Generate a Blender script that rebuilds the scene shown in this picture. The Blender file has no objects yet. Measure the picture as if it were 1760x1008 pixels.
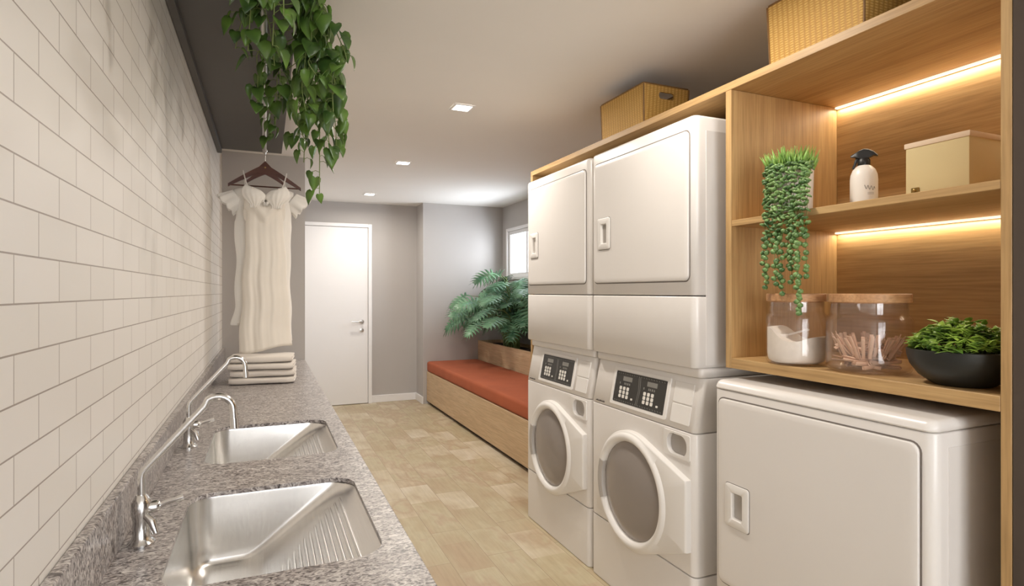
import bpy, bmesh, math, random
from mathutils import Vector, Matrix, noise
random.seed(7)
PI = math.pi
S = bpy.context.scene
COL = S.collection

# ------------------------------------------------------------------ camera, world, light, exposure
CAM_H = 1.32
YAW = math.radians(23.15)
cam_d = bpy.data.cameras.new('camera')
cam_d.sensor_width = 36.0
cam_d.lens = 992.0 / 1760.0 * 36.0
cam_d.shift_y = -2.0 / 1760.0
cam_d.clip_start = 0.02
cam = bpy.data.objects.new('camera', cam_d)
COL.objects.link(cam)
cam.location = (0, 0, CAM_H)
cam.rotation_euler = (PI / 2, 0, -YAW)
S.camera = cam

S.view_settings.view_transform = 'Standard'
S.view_settings.look = 'None'
S.view_settings.gamma = 1
S.view_settings.use_curve_mapping = False
S.view_settings.exposure = 0.22

world = bpy.data.worlds.new('world')
S.world = world
world.use_nodes = True
bg = world.node_tree.nodes['Background']
bg.inputs[0].default_value = (0.86, 0.93, 1.0, 1)
bg.inputs[1].default_value = 2.4


def area_light(name, loc, rot, sx, sy, power, col=(1, 1, 1), spread=None):
    d = bpy.data.lights.new(name, 'AREA')
    d.shape = 'RECTANGLE'
    d.size = sx
    d.size_y = sy
    d.energy = power
    d.color = col
    if spread:
        d.spread = spread
    o = bpy.data.objects.new(name, d)
    COL.objects.link(o)
    o.location = loc
    o.rotation_euler = rot
    return o


# daylight through the side window at the far end and fill light at an added, unseen rear window
area_light('daylight_side_window', (3.35, 5.85, 1.70), (0, math.radians(96), 0), 1.3, 1.8, 120, (0.90, 0.95, 1.0))
area_light('added_rear_light', (0.62, -1.86, 1.35), (math.radians(90), 0, 0), 1.5, 1.7, 46, (1.0, 0.97, 0.93))

CEIL = 2.37
WX = -0.295       # tiled wall
CT = 0.79         # worktop height


# ------------------------------------------------------------------ helpers
def lin(r, g, b, a=1):
    f = lambda c: (c / 255 / 12.92) if c / 255 <= 0.04045 else ((c / 255 + 0.055) / 1.055) ** 2.4
    return (f(r), f(g), f(b), a)


def new_mat(name):
    m = bpy.data.materials.new(name)
    m.use_nodes = True
    nt = m.node_tree
    b = nt.nodes['Principled BSDF']
    return m, nt, b


def N(nt, t, **kw):
    n = nt.nodes.new(t)
    for k, v in kw.items():
        setattr(n, k, v)
    return n


def ramp(nt, stops):
    r = N(nt, 'ShaderNodeValToRGB')
    e = r.color_ramp.elements
    while len(e) < len(stops):
        e.new(0.5)
    for i, (p, c) in enumerate(stops):
        e[i].position = p
        e[i].color = c
    return r


def coords(nt, scale=(1, 1, 1), loc=(0, 0, 0), rot=(0, 0, 0)):
    tc = N(nt, 'ShaderNodeTexCoord')
    mp = N(nt, 'ShaderNodeMapping')
    mp.inputs['Scale'].default_value = scale
    mp.inputs['Location'].default_value = loc
    mp.inputs['Rotation'].default_value = rot
    nt.links.new(tc.outputs['Object'], mp.inputs[0])
    return mp


def bump(nt, b, src, strength=0.2, dist=0.002):
    bp = N(nt, 'ShaderNodeBump')
    bp.inputs['Strength'].default_value = strength
    bp.inputs['Distance'].default_value = dist
    nt.links.new(src, bp.inputs['Height'])
    nt.links.new(bp.outputs[0], b.inputs['Normal'])


def plain(name, col, rough=0.5, metal=0.0, var=0.04, nscale=6.0, bmp=0.0, bscale=200, coat=0.0):
    """a base colour with faint mottling"""
    m, nt, b = new_mat(name)
    mp = coords(nt)
    nz = N(nt, 'ShaderNodeTexNoise')
    nz.inputs['Scale'].default_value = nscale
    nz.inputs['Detail'].default_value = 4
    nt.links.new(mp.outputs[0], nz.inputs['Vector'])
    c0 = tuple(c * (1 - var) for c in col[:3]) + (1,)
    c1 = tuple(min(1, c * (1 + var)) for c in col[:3]) + (1,)
    r = ramp(nt, [(0.3, c0), (0.7, c1)])
    nt.links.new(nz.outputs['Fac'], r.inputs[0])
    nt.links.new(r.outputs[0], b.inputs['Base Color'])
    b.inputs['Roughness'].default_value = rough
    b.inputs['Metallic'].default_value = metal
    b.inputs['Coat Weight'].default_value = coat
    if bmp:
        n2 = N(nt, 'ShaderNodeTexNoise')
        n2.inputs['Scale'].default_value = bscale
        n2.inputs['Detail'].default_value = 3
        nt.links.new(mp.outputs[0], n2.inputs['Vector'])
        bump(nt, b, n2.outputs['Fac'], bmp, 0.002)
    return m


def wood(name, axis, dark, mid, light, rough=0.5, bmp=0.15):
    m, nt, b = new_mat(name)
    sc = [22.0, 22.0, 22.0]
    sc['xyz'.index(axis)] = 1.3
    mp = coords(nt, tuple(sc))
    nz = N(nt, 'ShaderNodeTexNoise')
    nz.inputs['Scale'].default_value = 1.0
    nz.inputs['Detail'].default_value = 6
    nz.inputs['Roughness'].default_value = 0.62
    nz.inputs['Distortion'].default_value = 0.6
    nt.links.new(mp.outputs[0], nz.inputs['Vector'])
    sc2 = [160.0, 160.0, 160.0]
    sc2['xyz'.index(axis)] = 6
    mp2 = coords(nt, tuple(sc2))
    n2 = N(nt, 'ShaderNodeTexNoise')
    n2.inputs['Scale'].default_value = 1.0
    n2.inputs['Detail'].default_value = 3
    nt.links.new(mp2.outputs[0], n2.inputs['Vector'])
    r = ramp(nt, [(0.28, dark), (0.5, mid), (0.74, light)])
    nt.links.new(nz.outputs['Fac'], r.inputs[0])
    mx = N(nt, 'ShaderNodeMix', data_type='RGBA', blend_type='MULTIPLY')
    mx.inputs[0].default_value = 1.0
    r2 = ramp(nt, [(0.32, (0.80, 0.78, 0.74, 1)), (0.6, (1, 1, 1, 1))])
    nt.links.new(n2.outputs['Fac'], r2.inputs[0])
    nt.links.new(r.outputs[0], mx.inputs[6])
    nt.links.new(r2.outputs[0], mx.inputs[7])
    nt.links.new(mx.outputs[2], b.inputs['Base Color'])
    b.inputs['Roughness'].default_value = rough
    bump(nt, b, n2.outputs['Fac'], bmp, 0.001)
    return m


M = {}
OD, OM, OL = lin(170, 134, 88), lin(188, 152, 102), lin(198, 164, 114)
for ax in 'xyz':
    M['oak_' + ax] = wood('oak_' + ax, ax, OD, OM, OL)
M['bench_wood'] = wood('bench_wood', 'y', lin(190, 160, 124), lin(206, 177, 140), lin(214, 188, 154))
M['lid_wood'] = wood('lid_wood', 'x', lin(176, 128, 88), lin(200, 152, 108), lin(214, 170, 128))
M['hanger_wood'] = wood('hanger_wood', 'x', lin(62, 34, 26), lin(88, 50, 38), lin(108, 66, 50), 0.35)
M['peg_wood'] = wood('peg_wood', 'x', lin(222, 178, 148), lin(238, 200, 172), lin(246, 216, 190), 0.6)
M['enamel'] = plain('white_enamel', lin(226, 221, 216), 0.28, 0, 0.012, 3)
M['enamel2'] = plain('white_enamel_door', lin(224, 219, 214), 0.33, 0, 0.012, 3)
M['plastic'] = plain('white_plastic', lin(228, 224, 219), 0.36, 0, 0.012, 3)
M['seam'] = plain('seam_grey', lin(120, 112, 106), 0.7)
M['recess'] = plain('recess_grey', lin(176, 170, 164), 0.5)
M['dark_plastic'] = plain('dark_grey_plastic', lin(92, 88, 84), 0.45)
M['panel'] = plain('display_black', lin(52, 50, 47), 0.35, 0, 0.1)
M['lcd'] = plain('display_grey', lin(128, 126, 120), 0.3)
M['btn'] = plain('button_white', lin(226, 222, 214), 0.4)
M['black'] = plain('black_plastic', lin(26, 25, 25), 0.42, 0, 0.1)
M['plinth'] = plain('dark_plinth', lin(52, 42, 34), 0.7)
M['ceiling'] = plain('ceiling_paint', lin(240, 237, 233), 0.9, 0, 0.01, 2)
M['grey_wall'] = plain('grey_wall_paint', lin(186, 181, 177), 0.85, 0, 0.015, 2, 0.05, 300)
M['dark_wall'] = plain('dark_wall_paint', lin(74, 62, 52), 0.85, 0, 0.03, 2, 0.05, 300)
M['cream_wall'] = plain('cream_wall_paint', lin(214, 206, 196), 0.85, 0, 0.01, 2)
M['white_paint'] = plain('white_paint', lin(240, 238, 237), 0.45, 0, 0.008, 3)
M['shelf_dark'] = plain('dark_grey_board', lin(84, 81, 78), 0.55, 0, 0.04, 4)
M['chrome'] = plain('chrome', (0.70, 0.69, 0.675, 1), 0.18, 1.0, 0.02)
M['brass'] = plain('brass', lin(176, 146, 92), 0.3, 1.0, 0.03)
M['brushed'] = plain('brushed_nickel', (0.55, 0.54, 0.52, 1), 0.3, 1.0, 0.02)
M['cushion'] = plain('terracotta_fabric', lin(170, 88, 54), 0.85, 0, 0.07, 5, 0.25, 500)
M['terracotta_pipe'] = plain('terracotta_piping', lin(164, 76, 44), 0.85)
M['white_pot'] = plain('white_ceramic', lin(222, 216, 206), 0.35)
M['bowl'] = plain('black_stoneware', lin(30, 31, 28), 0.45, 0, 0.15, 20)
M['soil'] = plain('soil', lin(58, 42, 30), 0.95, 0, 0.3, 60, 0.6, 120)
M['powder'] = plain('washing_powder', lin(238, 232, 222), 0.95, 0, 0.03, 80, 0.6, 600)
M['ink'] = plain('grey_ink', lin(96, 90, 84), 0.6)
M['bottle'] = plain('white_bottle', lin(240, 234, 226), 0.35, 0, 0.01)
M['terrace_pot'] = plain('dark_planter', lin(50, 46, 42), 0.6)


def steel_mat():
    m, nt, b = new_mat('brushed_steel')
    b.inputs['Metallic'].default_value = 1
    mp = coords(nt, (400, 6, 30))
    nz = N(nt, 'ShaderNodeTexNoise')
    nz.inputs['Scale'].default_value = 1
    nz.inputs['Detail'].default_value = 3
    nt.links.new(mp.outputs[0], nz.inputs['Vector'])
    r = ramp(nt, [(0.3, (0.76, 0.75, 0.735, 1)), (0.7, (0.82, 0.81, 0.79, 1))])
    nt.links.new(nz.outputs['Fac'], r.inputs[0])
    nt.links.new(r.outputs[0], b.inputs['Base Color'])
    b.inputs['Roughness'].default_value = 0.27
    return m


M['steel'] = steel_mat()


def drum_mat():
    m, nt, b = new_mat('perforated_drum')
    mp = coords(nt)
    v = N(nt, 'ShaderNodeTexVoronoi')
    v.inputs['Scale'].default_value = 80
    nt.links.new(mp.outputs[0], v.inputs['Vector'])
    r = ramp(nt, [(0.10, (0.20, 0.19, 0.18, 1)), (0.25, (0.50, 0.47, 0.45, 1))])
    nt.links.new(v.outputs['Distance'], r.inputs[0])
    nt.links.new(r.outputs[0], b.inputs['Base Color'])
    b.inputs['Metallic'].default_value = 0.6
    b.inputs['Roughness'].default_value = 0.4
    return m


M['drum'] = drum_mat()


def glass_mat(name, tint, gl_rough=0.05, refl=0.9, base_fac=0.0, body=None):
    """clear pane: transparent with a Fresnel gloss (and optionally a milky tint)"""
    m = bpy.data.materials.new(name)
    m.use_nodes = True
    nt = m.node_tree
    nt.nodes.clear()
    out = N(nt, 'ShaderNodeOutputMaterial')
    tr = N(nt, 'ShaderNodeBsdfTransparent')
    tr.inputs[0].default_value = tint
    gl = N(nt, 'ShaderNodeBsdfGlossy')
    gl.inputs['Roughness'].default_value = gl_rough
    gl.inputs[0].default_value = (refl, refl, refl, 1)
    lw = N(nt, 'ShaderNodeLayerWeight')
    lw.inputs[0].default_value = 0.5
    pw_ = N(nt, 'ShaderNodeMath', operation='POWER')
    pw_.inputs[1].default_value = 4.0
    nt.links.new(lw.outputs['Facing'], pw_.inputs[0])
    fr = N(nt, 'ShaderNodeMath', operation='MULTIPLY_ADD')
    fr.inputs[1].default_value = 0.55
    fr.inputs[2].default_value = 0.04
    nt.links.new(pw_.outputs[0], fr.inputs[0])
    mx = N(nt, 'ShaderNodeMixShader')
    nt.links.new(fr.outputs[0], mx.inputs[0])
    src = tr
    if body:
        df = N(nt, 'ShaderNodeBsdfDiffuse')
        df.inputs[0].default_value = body
        m0 = N(nt, 'ShaderNodeMixShader')
        m0.inputs[0].default_value = base_fac
        nt.links.new(tr.outputs[0], m0.inputs[1])
        nt.links.new(df.outputs[0], m0.inputs[2])
        src = m0
    nt.links.new(src.outputs[0], mx.inputs[1])
    nt.links.new(gl.outputs[0], mx.inputs[2])
    nt.links.new(mx.outputs[0], out.inputs[0])
    return m


M['jar_glass'] = glass_mat('jar_glass', (0.99, 0.98, 0.975, 1), 0.04, 0.9, 0.03, lin(224, 204, 190))
M['porthole'] = glass_mat('porthole_glass', (0.80, 0.78, 0.76, 1), 0.14, 1.0, 0.55, lin(188, 177, 169))
M['window_glass'] = glass_mat('window_glass', (0.97, 0.98, 1, 1), 0.02)


def emit(name, col, s):
    m = bpy.data.materials.new(name)
    m.use_nodes = True
    nt = m.node_tree
    b = nt.nodes['Principled BSDF']
    b.inputs['Base Color'].default_value = col
    b.inputs['Emission Color'].default_value = col
    b.inputs['Emission Strength'].default_value = s
    return m


M['lamp'] = emit('lamp_glow', (1, 0.95, 0.86, 1), 9)
M['led'] = emit('led_glow', (1, 0.90, 0.70, 1), 1.0)


def tile_mat():
    m, nt, b = new_mat('white_brick_tiles')
    tc = N(nt, 'ShaderNodeTexCoord')
    sx = N(nt, 'ShaderNodeSeparateXYZ')
    nt.links.new(tc.outputs['Object'], sx.inputs[0])
    W, H = 0.1765, 0.0645
    au = N(nt, 'ShaderNodeMath', operation='ADD')
    au.inputs[1].default_value = -(0.928 + W / 2) + 40 * W + 0.0008
    av = N(nt, 'ShaderNodeMath', operation='ADD')
    av.inputs[1].default_value = -1.304 + 40 * H
    nt.links.new(sx.outputs[1], au.inputs[0])
    nt.links.new(sx.outputs[2], av.inputs[0])
    cx = N(nt, 'ShaderNodeCombineXYZ')
    nt.links.new(au.outputs[0], cx.inputs[0])
    nt.links.new(av.outputs[0], cx.inputs[1])
    br = N(nt, 'ShaderNodeTexBrick')
    br.offset = 0.5
    br.inputs['Scale'].default_value = 1
    br.inputs['Brick Width'].default_value = W
    br.inputs['Row Height'].default_value = H
    br.inputs['Mortar Size'].default_value = 0.0013
    br.inputs['Mortar Smooth'].default_value = 0.2
    br.inputs['Bias'].default_value = 0
    br.inputs['Color1'].default_value = lin(238, 233, 226)
    br.inputs['Color2'].default_value = lin(233, 228, 220)
    br.inputs['Mortar'].default_value = lin(168, 156, 146)
    nt.links.new(cx.outputs[0], br.inputs['Vector'])
    nt.links.new(br.outputs['Color'], b.inputs['Base Color'])
    b.inputs['Roughness'].default_value = 0.4
    inv = N(nt, 'ShaderNodeMath', operation='SUBTRACT')
    inv.inputs[0].default_value = 1
    nt.links.new(br.outputs['Fac'], inv.inputs[1])
    bump(nt, b, inv.outputs[0], 0.5, 0.002)
    return m


M['tiles'] = tile_mat()


def floor_mat():
    m, nt, b = new_mat('plank_floor_tiles')
    tc = N(nt, 'ShaderNodeTexCoord')
    sx = N(nt, 'ShaderNodeSeparateXYZ')
    nt.links.new(tc.outputs['Object'], sx.inputs[0])
    W, H = 0.96, 0.19
    av = N(nt, 'ShaderNodeMath', operation='ADD')
    av.inputs[1].default_value = -0.83 + 20 * H
    au = N(nt, 'ShaderNodeMath', operation='ADD')
    au.inputs[1].default_value = -2.70 + 20 * W
    nt.links.new(sx.outputs[1], au.inputs[0])
    nt.links.new(sx.outputs[0], av.inputs[0])
    cx = N(nt, 'ShaderNodeCombineXYZ')
    nt.links.new(au.outputs[0], cx.inputs[0])
    nt.links.new(av.outputs[0], cx.inputs[1])
    br = N(nt, 'ShaderNodeTexBrick')
    br.offset = 0.62
    br.offset_frequency = 2
    br.inputs['Scale'].default_value = 1
    br.inputs['Brick Width'].default_value = W
    br.inputs['Row Height'].default_value = H
    br.inputs['Mortar Size'].default_value = 0.0014
    br.inputs['Mortar Smooth'].default_value = 0.1
    br.inputs['Color1'].default_value = (0.0, 0.0, 0.0, 1)
    br.inputs['Color2'].default_value = (1, 1, 1, 1)
    br.inputs['Mortar'].default_value = (0, 0, 0, 1)
    nt.links.new(cx.outputs[0], br.inputs['Vector'])
    # soft patches inside each plank
    mp = coords(nt, (6, 3.4, 1))
    nz = N(nt, 'ShaderNodeTexNoise')
    nz.inputs['Scale'].default_value = 1
    nz.inputs['Detail'].default_value = 3
    nz.inputs['Distortion'].default_value = 0.15
    nt.links.new(mp.outputs[0], nz.inputs['Vector'])
    mpa = N(nt, 'ShaderNodeVectorMath', operation='ADD')
    sc = N(nt, 'ShaderNodeVectorMath', operation='SCALE')
    sc.inputs[3].default_value = 7
    nt.links.new(br.outputs['Color'], sc.inputs[0])
    nt.links.new(mp.outputs[0], mpa.inputs[0])
    nt.links.new(sc.outputs[0], mpa.inputs[1])
    nt.links.new(mpa.outputs[0], nz.inputs['Vector'])
    # shorter tone blocks along each plank row
    b2 = N(nt, 'ShaderNodeTexBrick')
    b2.offset = 0.37
    b2.offset_frequency = 2
    b2.inputs['Scale'].default_value = 1
    b2.inputs['Brick Width'].default_value = 0.32
    b2.inputs['Row Height'].default_value = H
    b2.inputs['Mortar Size'].default_value = 0.0
    b2.inputs['Color1'].default_value = (0, 0, 0, 1)
    b2.inputs['Color2'].default_value = (1, 1, 1, 1)
    nt.links.new(cx.outputs[0], b2.inputs['Vector'])
    tone = N(nt, 'ShaderNodeMath', operation='MULTIPLY_ADD')
    tone.inputs[1].default_value = 0.42
    sub = N(nt, 'ShaderNodeMath', operation='MULTIPLY_ADD')
    sub.inputs[1].default_value = 0.75
    sub.inputs[2].default_value = -0.085
    nt.links.new(nz.outputs['Fac'], sub.inputs[0])
    nt.links.new(b2.outputs['Color'], tone.inputs[0])
    nt.links.new(sub.outputs[0], tone.inputs[2])
    r = ramp(nt, [(0.22, lin(184, 162, 132)), (0.40, lin(190, 175, 143)), (0.47, lin(196, 184, 153)), (0.53, lin(188, 166, 138)),
                  (0.62, lin(202, 188, 160)), (0.78, lin(214, 202, 180))])
    nt.links.new(tone.outputs[0], r.inputs[0])
    mp2 = coords(nt, (60, 5, 1))
    n2 = N(nt, 'ShaderNodeTexNoise')
    n2.inputs['Scale'].default_value = 1
    n2.inputs['Detail'].default_value = 5
    nt.links.new(mp2.outputs[0], n2.inputs['Vector'])
    r2 = ramp(nt, [(0.3, (0.88, 0.86, 0.84, 1)), (0.65, (1, 1, 1, 1))])
    nt.links.new(n2.outputs['Fac'], r2.inputs[0])
    m1 = N(nt, 'ShaderNodeMix', data_type='RGBA', blend_type='MULTIPLY')
    m1.inputs[0].default_value = 1
    nt.links.new(r.outputs[0], m1.inputs[6])
    nt.links.new(r2.outputs[0], m1.inputs[7])
    m2 = N(nt, 'ShaderNodeMix', data_type='RGBA')
    nt.links.new(br.outputs['Fac'], m2.inputs[0])
    nt.links.new(m1.outputs[2], m2.inputs[6])
    m2.inputs[7].default_value = lin(158, 138, 112)
    nt.links.new(m2.outputs[2], b.inputs['Base Color'])
    b.inputs['Roughness'].default_value = 0.42
    inv = N(nt, 'ShaderNodeMath', operation='SUBTRACT')
    inv.inputs[0].default_value = 1
    nt.links.new(br.outputs['Fac'], inv.inputs[1])
    bump(nt, b, inv.outputs[0], 0.35, 0.0015)
    return m


M['floor'] = floor_mat()


def granite_mat():
    m, nt, b = new_mat('grey_granite')
    mp = coords(nt, (1.0, 1.9, 1.0), rot=(0, 0, 0.35))
    nz = N(nt, 'ShaderNodeTexNoise')
    nz.inputs['Scale'].default_value = 62
    nz.inputs['Detail'].default_value = 3
    nz.inputs['Roughness'].default_value = 0.6
    nz.inputs['Distortion'].default_value = 1.6
    nt.links.new(mp.outputs[0], nz.inputs['Vector'])
    r = ramp(nt, [(0.34, lin(66, 60, 58)), (0.43, lin(126, 118, 115)), (0.50, lin(168, 161, 158)),
                  (0.57, lin(198, 192, 187)), (0.68, lin(222, 217, 212))])
    nt.links.new(nz.outputs['Fac'], r.inputs[0])
    n2 = N(nt, 'ShaderNodeTexNoise')
    n2.inputs['Scale'].default_value = 9
    n2.inputs['Detail'].default_value = 3
    nt.links.new(mp.outputs[0], n2.inputs['Vector'])
    r2 = ramp(nt, [(0.35, lin(232, 229, 228)), (0.65, (1, 1, 1, 1))])
    nt.links.new(n2.outputs['Fac'], r2.inputs[0])
    mx = N(nt, 'ShaderNodeMix', data_type='RGBA', blend_type='MULTIPLY')
    mx.inputs[0].default_value = 1
    nt.links.new(r.outputs[0], mx.inputs[6])
    nt.links.new(r2.outputs[0], mx.inputs[7])
    nt.links.new(mx.outputs[2], b.inputs['Base Color'])
    b.inputs['Roughness'].default_value = 0.32
    return m


M['granite'] = granite_mat()


def leaf_mat(name, dark, light, rough=0.45, scale=14):
    m, nt, b = new_mat(name)
    mp = coords(nt)
    nz = N(nt, 'ShaderNodeTexNoise')
    nz.inputs['Scale'].default_value = scale
    nz.inputs['Detail'].default_value = 2
    nt.links.new(mp.outputs[0], nz.inputs['Vector'])
    r = ramp(nt, [(0.35, dark), (0.65, light)])
    nt.links.new(nz.outputs['Fac'], r.inputs[0])
    nt.links.new(r.outputs[0], b.inputs['Base Color'])
    b.inputs['Roughness'].default_value = rough
    b.inputs['Subsurface Weight'].default_value = 0.0
    return m


M['pothos'] = leaf_mat('pothos_leaf', lin(48, 76, 30), lin(100, 134, 54), 0.4, 9)
M['stem'] = plain('stem_green', lin(112, 128, 70), 0.6)
M['monstera'] = leaf_mat('monstera_leaf', lin(56, 100, 66), lin(108, 150, 112), 0.4, 7)
M['succulent'] = leaf_mat('succulent_leaf', lin(62, 96, 48), lin(124, 156, 92), 0.4, 40)
M['spike'] = leaf_mat('spiky_leaf', lin(92, 134, 48), lin(142, 178, 84), 0.5, 40)
M['herb'] = leaf_mat('round_leaf', lin(70, 108, 34), lin(154, 184, 72), 0.4, 22)


def fabric(name, col, scale=700):
    m, nt, b = new_mat(name)
    mp = coords(nt)
    w = N(nt, 'ShaderNodeTexWave')
    w.inputs['Scale'].default_value = scale / 3
    nt.links.new(mp.outputs[0], w.inputs['Vector'])
    nz = N(nt, 'ShaderNodeTexNoise')
    nz.inputs['Scale'].default_value = 5
    nt.links.new(mp.outputs[0], nz.inputs['Vector'])
    r = ramp(nt, [(0.3, tuple(c * 0.94 for c in col[:3]) + (1,)), (0.7, col)])
    nt.links.new(nz.outputs['Fac'], r.inputs[0])
    nt.links.new(r.outputs[0], b.inputs['Base Color'])
    b.inputs['Roughness'].default_value = 0.9
    b.inputs['Sheen Weight'].default_value = 0.2
    bump(nt, b, w.outputs['Fac'], 0.08, 0.001)
    return m


M['white_cloth'] = fabric('white_cotton', lin(240, 235, 227))
M['cream_cloth'] = fabric('cream_satin', lin(234, 226, 214))
M['towel'] = fabric('towel_cotton', lin(222, 213, 202), 400)
M['linen_box'] = fabric('linen', lin(222, 204, 156), 900)
M['linen_lid'] = fabric('linen_lid', lin(238, 216, 190), 900)


def wicker_mat():
    m, nt, b = new_mat('woven_wicker')
    mp = coords(nt)
    # horizontal strands crossed by vertical stakes
    w1 = N(nt, 'ShaderNodeTexWave', bands_direction='Z')
    w1.inputs['Scale'].default_value = 38
    w1.inputs['Distortion'].default_value = 1.2
    w1.inputs['Detail Scale'].default_value = 6
    nt.links.new(mp.outputs[0], w1.inputs['Vector'])
    w2 = N(nt, 'ShaderNodeTexWave', bands_direction='DIAGONAL')
    w2.inputs['Scale'].default_value = 22
    w2.inputs['Distortion'].default_value = 0.5
    mp2 = coords(nt, (1.4, 1.4, 0.0))
    nt.links.new(mp2.outputs[0], w2.inputs['Vector'])
    mu = N(nt, 'ShaderNodeMath', operation='MULTIPLY')
    nt.links.new(w1.outputs['Fac'], mu.inputs[0])
    nt.links.new(w2.outputs['Fac'], mu.inputs[1])
    r = ramp(nt, [(0.0, lin(188, 142, 68)), (0.25, lin(212, 168, 90)), (0.8, lin(226, 188, 112))])
    nt.links.new(mu.outputs[0], r.inputs[0])
    nt.links.new(r.outputs[0], b.inputs['Base Color'])
    b.inputs['Roughness'].default_value = 0.6
    bump(nt, b, mu.outputs[0], 0.6, 0.003)
    return m


M['wicker'] = wicker_mat()
M['wicker_rim'] = plain('wicker_rim', lin(128, 92, 48), 0.6, 0, 0.1, 60)


# ------------------------------------------------------------------ mesh helpers
def link_bm(name, bm, mat, parent=None, smooth=False, angle=40):
    me = bpy.data.meshes.new(name)
    bmesh.ops.recalc_face_normals(bm, faces=bm.faces)
    bm.to_mesh(me)
    bm.free()
    if mat is not None:
        for mm in (mat if isinstance(mat, (list, tuple)) else [mat]):
            me.materials.append(M[mm])
    if smooth:
        for p in me.polygons:
            p.use_smooth = True
        me.set_sharp_from_angle(angle=math.radians(angle))
    o = bpy.data.objects.new(name, me)
    COL.objects.link(o)
    if parent:
        o.parent = parent
    return o


def thing(name, label, cat, loc=(0, 0, 0), rotz=0.0, group=None):
    o = bpy.data.objects.new(name, None)
    o.empty_display_size = 0.05
    COL.objects.link(o)
    o.location = loc
    o.rotation_euler = (0, 0, rotz)
    o['label'] = label
    o['category'] = cat
    if group:
        o['group'] = group
    return o


def tag(o, label, cat, group=None, kind=None):
    o['label'] = label
    o['category'] = cat
    if group:
        o['group'] = group
    if kind:
        o['kind'] = kind
    return o


def struct(name, bm, mat, smooth=False):
    o = link_bm(name, bm, mat, None, smooth)
    o['kind'] = 'structure'
    return o


def dup(root, loc, rotz, label, group=None):
    r = root.copy()
    COL.objects.link(r)
    r.location = loc
    r.rotation_euler = (0, 0, rotz)
    r['label'] = label
    if group:
        r['group'] = group
    for ch in [c for c in COL.objects if c.parent == root]:
        c = ch.copy()
        COL.objects.link(c)
        c.parent = r
        for g in [x for x in COL.objects if x.parent == ch]:
            d = g.copy()
            COL.objects.link(d)
            d.parent = c
    return r


def box(bm, x0, x1, y0, y1, z0, z1, bev=0.0, seg=2):
    vs = [bm.verts.new((x, y, z)) for x in (x0, x1) for y in (y0, y1) for z in (z0, z1)]
    f = [(0, 1, 3, 2), (4, 6, 7, 5), (0, 4, 5, 1), (2, 3, 7, 6), (0, 2, 6, 4), (1, 5, 7, 3)]
    fs = [bm.faces.new([vs[i] for i in q]) for q in f]
    if bev > 0:
        es = list({e for fc in fs for e in fc.edges})
        bmesh.ops.bevel(bm, geom=es, offset=bev, segments=seg, affect='EDGES', profile=0.5)
    return vs


def bx(*a, **k):
    bm = bmesh.new()
    box(bm, *a, **k)
    return bm


def rrect(x0, x1, y0, y1, r, n=6):
    pts = []
    for cx, cy, a0 in ((x1 - r, y1 - r, 0), (x0 + r, y1 - r, 90), (x0 + r, y0 + r, 180), (x1 - r, y0 + r, 270)):
        for i in range(n + 1):
            a = math.radians(a0 + 90 * i / n)
            pts.append((cx + r * math.cos(a), cy + r * math.sin(a)))
    return pts


def loft(bm, rings, cap0=False, cap1=False, closed=True):
    """rings: lists of 3D points with equal counts"""
    vr = [[bm.verts.new(p) for p in r] for r in rings]
    n = len(rings[0])
    for a, b in zip(vr, vr[1:]):
        for i in range(n if closed else n - 1):
            j = (i + 1) % n
            bm.faces.new((a[i], a[j], b[j], b[i]))
    if cap0:
        bm.faces.new(list(reversed(vr[0])))
    if cap1:
        bm.faces.new(vr[-1])
    return vr


def front_ring(pts, x):
    """2D (y,z) outline to 3D at depth x"""
    return [(x, p[0], p[1]) for p in pts]


def inset2(pts, d):
    """shrink an outline about its centre by about d per side"""
    ys = [p[0] for p in pts]
    zs = [p[1] for p in pts]
    cy, cz = (min(ys) + max(ys)) / 2, (min(zs) + max(zs)) / 2
    sy = 1 - 2 * d / (max(ys) - min(ys))
    sz = 1 - 2 * d / (max(zs) - min(zs))
    return [(cy + (p[0] - cy) * sy, cz + (p[1] - cz) * sz) for p in pts]


def lathe(bm, prof, c=(0, 0, 0), n=32, axis='z', cap=True):
    rings = []
    for r, h in prof:
        ring = []
        for i in range(n):
            a = 2 * PI * i / n
            u, v = r * math.cos(a), r * math.sin(a)
            if axis == 'z':
                p = (c[0] + u, c[1] + v, c[2] + h)
            elif axis == 'x':
                p = (c[0] + h, c[1] + u, c[2] + v)
            else:
                p = (c[0] + u, c[1] + h, c[2] + v)
            ring.append(p)
        rings.append(ring)
    loft(bm, rings, cap, cap)


def tube(bm, pts, r, n=10, cap=True):
    pts = [Vector(p) for p in pts]
    rs = r if isinstance(r, (list, tuple)) else [r] * len(pts)
    rings = []
    up = Vector((0, 0, 1))
    t0 = (pts[1] - pts[0]).normalized()
    if abs(t0.dot(up)) > 0.95:
        up = Vector((1, 0, 0))
    u = t0.cross(up).normalized()
    for i, p in enumerate(pts):
        if i == 0:
            t = t0
        elif i == len(pts) - 1:
            t = (pts[i] - pts[i - 1]).normalized()
        else:
            t = ((pts[i] - pts[i - 1]).normalized() + (pts[i + 1] - pts[i]).normalized())
            t = t.normalized() if t.length > 1e-6 else t0
        u = (u - t * u.dot(t))
        u = u.normalized() if u.length > 1e-6 else Vector((1, 0, 0))
        v = t.cross(u)
        rings.append([p + (u * math.cos(2 * PI * k / n) + v * math.sin(2 * PI * k / n)) * rs[i] for k in range(n)])
    loft(bm, rings, cap, cap)


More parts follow.
